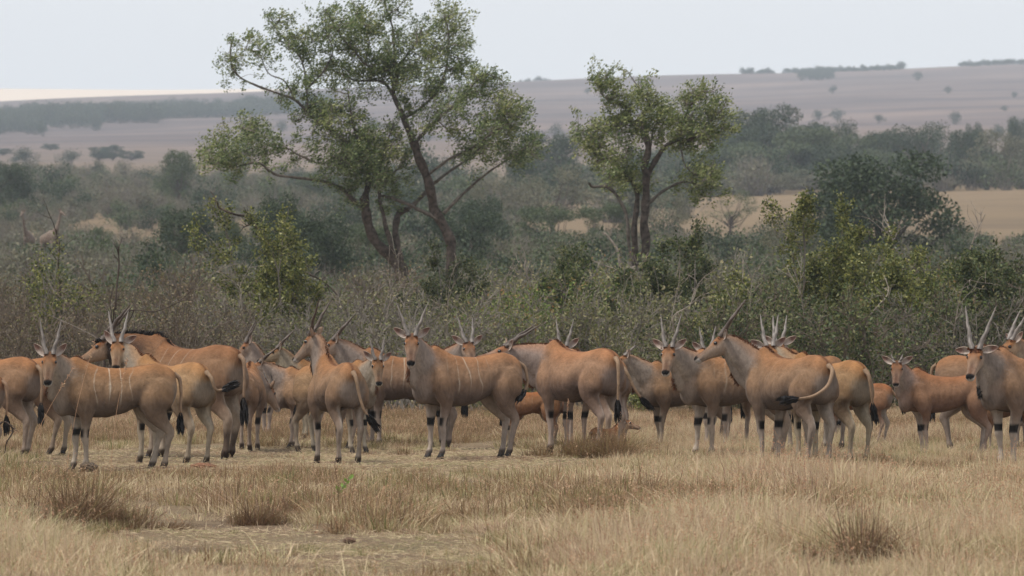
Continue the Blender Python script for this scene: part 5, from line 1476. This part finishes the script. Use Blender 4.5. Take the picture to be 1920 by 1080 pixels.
    clump(1122, 864, 150, 86, "broad brown grass tuft half hiding the lying calf", MG_BROWN, n=2600, heads=160)
    clump(1648, 872, 60, 66, "dark green grass tuft right of the hind leg of the rear cow", MG_BROWN, n=420, heads=20)
    clump(795, 968, 70, 60, "green base straw tuft in the central foreground", MG_GREEN, n=220, heads=20)
    clump(845, 972, 70, 60, "brown straw tuft in the central foreground", MG_BROWN, n=260, heads=20)
    clump(1216, 930, 70, 70, "russet grass tuft in the right centre foreground", MG_RUST, n=300, heads=60)
    clump(1610, 1060, 170, 130, "tall dark grass clump at the lower right", MG_RUST, n=1100, heads=110)
    clump(1390, 1080, 120, 110, "tall green based grass clump in the lower centre right", MG_GREEN, n=700, heads=90)
    clump(500, 842, 90, 52, "dry brown tuft at the foot of the thicket behind the young elands", MG_BROWN, n=420, heads=24)
    # sprig of green leaves in the foreground
    D = drow(945); s = FPX / D; X = at(622, D)
    o = empty("leafy_sprig", (X, D, 0)); tag(o, "green leafy sprig sticking out of the dry foreground grass", "seedling")
    st = catmull(np.array([(0, 0, -.02), (.06, .01, .10), (.13, 0, .19), (.20, .01, .30)]), 12)
    mb = MB(); mb.tube(st, np.linspace(.005, .002, 12), 5); link("stem", mb.mesh("sprig_stem", True, MB_TWIG), None, o)
    ml = mat_leaf("sprig leaf", even([lin(98, 134, 52), lin(128, 158, 70)]), .25, .4)
    for k in range(9):
        p = st[2 + k]; sg = -1 if k % 2 else 1
        dv = unit(np.array([sg * .6 + .2, rng.normal(0, .3), .7])); wv = unit(np.cross(dv, (0.2, 1, .1))); L = .075 * rng.uniform(.8, 1.15)
        v = [p, p + dv * L * .3 + wv * L * .26, p + dv * L * .7 + wv * L * .24, p + dv * L, p + dv * L * .7 - wv * L * .24, p + dv * L * .3 - wv * L * .26, p + dv * L * .5 + np.array([0, .01, -.012])]
        link("leaf", mesh_np("sprig_leaf", np.array(v), np.array([(0, 1, 6), (1, 2, 6), (2, 3, 6), (3, 4, 6), (4, 5, 6), (5, 0, 6)]), False, ml), None, o)
    # dung and a dark clod on the bare strip
    for px, row, sx, sy, lab, mat in ((381, 880, .17, .055, "flat reddish brown dung pat on the bare strip", mat_plain("dung", lin(112, 78, 58), .95, .4, 30)), (166, 880, .12, .06, "dark clod of earth at the left front eland's forefoot", mat_plain("dark clod", lin(84, 72, 60), .95, .4, 30)), (655, 1020, .055, .03, "small dark clod on the bare foreground earth", mat_plain("clod", lin(96, 76, 62), .95, .4, 30))):
        D = drow(row); bm = bmesh.new(); bmesh.ops.create_icosphere(bm, subdivisions=3, radius=1)
        for v in bm.verts:
            nz = mnoise.noise(v.co * 2.3) * .28 + mnoise.noise(v.co * 6) * .14
            v.co *= 1 + nz; v.co.x *= sx; v.co.y *= sx * .8; v.co.z *= sy
        me = bpy.data.meshes.new("clod"); bm.to_mesh(me); bm.free(); me.materials.append(mat)
        o = link("dung_pat" if "dung" in lab else "earth_clod", me); o.location = (at(px, D), D, .03); tag(o, lab, "dung" if "dung" in lab else "clod")
    # long single stalks crossing the left front eland
    for px, row, tx, ty, lab in ((30, 905, 136, 690, "long thin grass stalk leaning right across the left front eland's chest"), (205, 900, 238, 672, "long thin grass stalk standing before the left front eland's flank"), (120, 905, 176, 640, "tall straw stalk rising before the left front eland's neck"), (1068, 860, 1066, 750, "single pale straw stalk before the central cow's belly")):
        D = drow(row) - 1.0; s = FPX / D; X = at(px, D)
        e = np.array([(tx - px) / s, .1, CAMH + (HOR - ty) / s])
        st = catmull(np.array([(0, 0, -.02), e * .5 + np.array([-.03, 0, .05]), e]), 14)
        mb = MB(); mb.tube(st, np.linspace(.0036, .0018, 14), 4)
        hv, hq = leaf_cards(st[-1] - (st[-1] - st[-4]) * rng.uniform(0, 1, 30)[:, None], rng.uniform(.02, .04, 30), rng, .8, .4); mb.add(hv, hq)
        o = link("grass_stalk", mb.mesh("grass_stalk", False, MG_HEAD)); o.location = (X, D, 0); tag(o, lab, "grass stalk")
# ------------------------------------------------------------------ build: setting
terrain()
haze()
scrubland()
far_trees()
giraffes()
traced_tree(755, 180.0, (340, 0, 2.0), BIG_LIMBS, BIG_CLUMPS, 3, "large multi stemmed tree with open windblown olive crown, the taller of the two", (ML_OLIVE, ML_OLIVE_GOLD), per=1.2)
traced_tree(1205, 172.0, (1020, 90, 2.5125), SMALL_LIMBS, SMALL_CLUMPS, 4, "smaller twin trunked tree with golden olive leaves right of the large tree", (ML_OLIVE_GOLD, ML_OLIVE), dead=SMALL_DEAD, per=0.62)
thicket()
bright_shrub(522, 136, 372, 100, "bright green upright shrub leaning left below the big tree", 61, leaves=3000)
bright_shrub(1545, 140, 362, 110, "tallest bright green shrub at right with spiky top", 62, leaves=5200, stems=8)
bright_shrub(1665, 132, 455, 130, "rounded bright green shrub right of the tallest one", 63, leaves=5200, stems=10)
bright_shrub(1745, 138, 462, 70, "slim bright green shrub near the right edge of the thicket", 64, leaves=2600)
bright_shrub(1868, 134, 442, 130, "dull olive tall shrub before the right picture edge", 65, ML_SHRUB_D, 5200, 9)
bright_shrub(1290, 140, 412, 80, "narrow twin topped green shrub right of the smaller tree", 66, ML_SHRUB_D, 3600, 6)
bright_shrub(1388, 131, 496, 90, "low bright green shrub right of the twin topped one", 67, leaves=3400, stems=8)
bright_shrub(1082, 138, 455, 110, "dark green upright shrub left of the smaller tree's trunk", 68, ML_SHRUB_D, 4600, 8)
bright_shrub(870, 150, 450, 110, "dark green shrub at the foot of the big tree's right trunk", 69, ML_SHRUB_D, 3600, 8)
bright_shrub(1215, 118.5, 715, 50, "small fresh green bush behind the profile eland's chest", 70, leaves=500, stems=5, leaf=.05)
bright_shrub(112, 133, 440, 60, "sparse sapling with green leaf tufts low on its stem", 71, leaves=500, stems=3)
dead_wood()
grass()
# ------------------------------------------------------------------ build: the herd
def E(px, row, heading, look, label, **kw):
    d = drow(row)
    eland((at(px, d), d, gz(at(px, d), d) - 0.005), heading, look, label, **kw)
HERD = [
    # px of the middle of the trunk, row of its feet, heading, look
    (206, 878, 198, 267, "large cow at left front with white flank stripes, facing the camera", dict(seed=1, horn=.48, stripes=1.0, look_pitch=-52, neck_pitch=40, swing=(0, .06, -.03, .07), neck_len=.50, belly=.01)),
    (314, 866, 130, 268, "pale tan cow behind the left front one, grey face, black tail tip flicked up", dict(seed=2, pale=.35, horn=.46, stripes=.35, look_pitch=-48, neck_pitch=48, neck_yaw=25, horn_mat=M_HORN_PALE, swing=(0, .1, .05, -.02), tail=[(-.86, 0, 1.26), (-.95, -.02, 1.18), (-.98, -.06, 1.04), (-1.0, -.14, 1.02), (-1.02, -.22, 1.06)])),
    (348, 856, 142, 176, "big grey brown bull at left with dark ruff and heavy dark horns", dict(seed=3, bull=1.0, scale=1.15, horn=.56, stripes=.5, look_pitch=-30, neck_pitch=20, neck_len=.62, horn_mat=M_HORN_DARK, swing=(.05, .12, -.1, .08), ear_up=30, neck_yaw=18)),
    (-30, 858, 152, 150, "eland cut by the left edge seen from behind with hanging black tail", dict(seed=4, horn=.4, swing=(0, 0, -.08, .06), look_pitch=-20)),
    (22, 852, 168, 178, "brown eland second from the left edge with its tail curled left", dict(seed=5, horn=.42, look_pitch=-25, rufous=.12, tail=[(-.86, 0, 1.26), (-.92, .02, 1.20), (-.90, .16, 1.08), (-.80, .33, 1.05), (-.60, .42, 1.08)], swing=(0, 0, .06, -.06))),
    (-98, 872, 165, 165, "nearest dark rump just showing at the left picture edge", dict(seed=6, scale=.88, horn=.3, rufous=.2)),
    (462, 846, 84, 40, "greyish eland mostly hidden behind the bull's hindquarters", dict(seed=7, scale=.86, horn=.3, pale=.2, look_pitch=-55, neck_pitch=-15)),
    (536, 818, 218, 192, "young eland with pale neck farthest left of the small group by the thicket", dict(seed=8, scale=.88, horn=.44, look_pitch=-42, neck_pitch=62, horn_mat=M_HORN_DARK, horn_splay=.25, pale=.45)),
    (592, 842, 184, 180, "young eland in profile facing left with swept back horns", dict(seed=9, scale=.80, horn=.50, look_pitch=-18, neck_pitch=36, horn_mat=M_HORN_DARK, stripes=.3, swing=(.08, -.02, 0, 0), horn_splay=.06, pale=.4)),
    (612, 826, 190, 184, "eland half hidden behind the young one in profile", dict(seed=10, scale=.84, horn=.5, look_pitch=-25, horn_mat=M_HORN_DARK)),
    (630, 871, 107, 160, "tan eland at centre left seen from behind with long hanging black tipped tail", dict(seed=11, scale=.98, horn=.56, look_pitch=-45, neck_pitch=66, horn_mat=M_HORN_DARK, horn_splay=.36, stripes=.0, swing=(.05, .0, .02, .08), pale=.12, neck_yaw=28, tail=[(-.86, 0, 1.26), (-.94, -.02, 1.18), (-.97, -.06, .95), (-.98, -.12, .76), (-.96, -.22, .64)])),
    (752, 838, 186, 182, "eland with dark swept back horns and brown crest above the rear facing one", dict(seed=12, horn=.56, look_pitch=-28, neck_pitch=40, horn_mat=M_HORN_DARK, horn_splay=.06)),
    (634, 848, 318, 278, "brown young cow with small grey face looking at the camera between two large ones", dict(seed=13, scale=.90, horn=.40, look_pitch=-55, neck_pitch=36, stripes=.2, neck_yaw=-12, neck_len=.5)),
    (766, 838, 350, 285, "eland behind the central cow, ears and horns showing above her back", dict(seed=14, horn=.44, look_pitch=-40, neck_pitch=36, horn_splay=.15, swing=(.1, 0, -.06, .10), stripes=.2)),
    (868, 864, 213, 268, "central large cow facing the camera with pale horns and striped shoulder", dict(seed=15, horn=.47, scale=1.03, look_pitch=-50, neck_pitch=44, horn_splay=.36, stripes=.8, belly=.025, swing=(.02, .0, .04, -.05), tail=[(-.86, 0, 1.26), (-.95, .03, 1.20), (-.985, .05, 1.04), (-.96, .05, .92), (-.88, .08, .86)])),
    (985, 840, 190, 200, "reddish calf between the central cow and the broad grey cow, rump to the right", dict(seed=16, scale=.62, calf=1, rufous=.42, horn=.06, stripes=.2, look_pitch=-40, neck_pitch=45)),
    (1010, 838, 350, 340, "reddish calf behind the broad cow's forelegs", dict(seed=17, scale=.60, calf=1, rufous=.38, horn=.05, stripes=.3, look_pitch=-40)),
    (1080, 858, 126, 192, "broad grey tan cow at centre seen from behind, head turned away left", dict(seed=18, scale=1.06, horn=.56, look_pitch=-12, neck_pitch=16, neck_len=.66, neck_yaw=42, horn_mat=M_HORN_DARK, horn_splay=.22, stripes=.0, belly=.045, pale=.12, tail=[(-.86, 0, 1.26), (-.94, .02, 1.19), (-.965, .03, .95), (-.955, .03, .76), (-.95, .03, .64)])),
    (1108, 842, 120, 262, "pale eland behind the broad cow, horn tips and one ear above her back", dict(seed=19, scale=.98, horn=.46, pale=.35, look_pitch=-45, neck_pitch=40, neck_len=.5, neck_yaw=-10, tail=[(-.86, 0, 1.26), (-.95, -.05, 1.16), (-1.0, -.14, .95), (-1.02, -.22, .82), (-1.04, -.30, .74)])),
    (1275, 842, 206, 184, "young eland in profile facing left with small horns", dict(seed=20, scale=.86, horn=.26, look_pitch=-22, neck_pitch=38, pale=.1, stripes=.2, swing=(.06, -.06, 0, 0))),
    (1372, 862, 202, 258, "tan cow right of centre facing the camera with dark nose stripe, brown crest", dict(seed=21, scale=1.0, horn=.50, look_pitch=-46, neck_pitch=28, neck_len=.66, stripes=.5, horn_splay=.2, swing=(-.03, .10, 0, 0))),
    (1356, 846, 250, 265, "eland hidden behind the tan cow, only horn tips and an ear showing", dict(seed=22, scale=.96, horn=.40, look_pitch=-45, neck_pitch=36, neck_len=.5)),
    (1476, 872, 124, 180, "large cow at right seen from behind, head in profile, tail swung left", dict(seed=23, scale=1.05, horn=.58, look_pitch=-34, neck_pitch=38, neck_len=.66, neck_yaw=42, horn_mat=M_HORN_DARK, horn_splay=.10, stripes=.15, belly=.03, tail=[(-.86, 0, 1.26), (-.95, .0, 1.20), (-.99, .10, 1.02), (-.97, .28, .90), (-.94, .46, .86), (-.92, .60, .86)])),
    (1545, 868, 126, 268, "cow behind the tail swinging one with pale horns and eyes above her back", dict(seed=24, horn=.48, look_pitch=-44, neck_pitch=40, neck_len=.56, horn_mat=M_HORN_PALE, horn_splay=.16, neck_yaw=30, tail=[(-.86, 0, 1.26), (-.94, -.01, 1.18), (-.965, -.03, .98), (-.96, -.06, .82), (-.955, -.08, .74)])),
    (1516, 846, 236, 262, "eland half hidden behind the pale horned cow, only its brow and horns showing", dict(seed=25, horn=.44, look_pitch=-42, neck_pitch=40, horn_mat=M_HORN_PALE, horn_splay=.12)),
    (1602, 832, 160, 180, "reddish calf at right with its small tail hanging away to the right", dict(seed=26, scale=.68, calf=.9, rufous=.38, horn=.05, stripes=.2, tail=[(-.86, 0, 1.24), (-.95, -.03, 1.12), (-1.02, -.10, .96), (-1.06, -.16, .84)])),
    (1768, 858, 194, 262, "rufous yearling with short horns facing the camera near the right edge", dict(seed=27, scale=.84, calf=.45, rufous=.22, horn=.15, horn_splay=.35, look_pitch=-50, neck_pitch=44, neck_len=.54, stripes=.0, ear_up=36)),
    (1868, 848, 345, 20, "tan eland behind the rufous yearling, heading right with dark horns tilted back", dict(seed=28, scale=1.0, horn=.44, look_pitch=-40, neck_pitch=24, horn_mat=M_HORN_DARK, stripes=.2)),
    (1925, 874, 222, 250, "grey necked eland at the right edge with tall spread horns, drooping ears", dict(seed=29, scale=1.06, horn=.60, bull=.35, look_pitch=-44, neck_pitch=28, neck_len=.56, horn_splay=.26, stripes=.0, ear_up=2)),
    (2026, 852, 190, 205, "reddish faced eland cut by the right picture edge", dict(seed=30, scale=1.02, horn=.48, rufous=.3, look_pitch=-40, neck_pitch=40, horn_splay=.15, horn_mat=M_HORN_PALE)),
    (1880, 848, 200, 200, "reddish calf half hidden behind the grey necked eland's forelegs", dict(seed=31, scale=.62, calf=1, rufous=.38, horn=.05, stripes=.1)),
]
for h in HERD: E(*h[:5], **h[5])
d_ = drow(857)
eland((at(1142, d_), d_, gz(at(1142, d_), d_) - .06), 55, 350, "small reddish calf lying in the grass with its head turned right", scale=.50, calf=1, rufous=.2, horn=.04, lying=True, look_pitch=-22, neck_pitch=58, neck_len=.42, seed=32, ear_up=5)
print("script done")
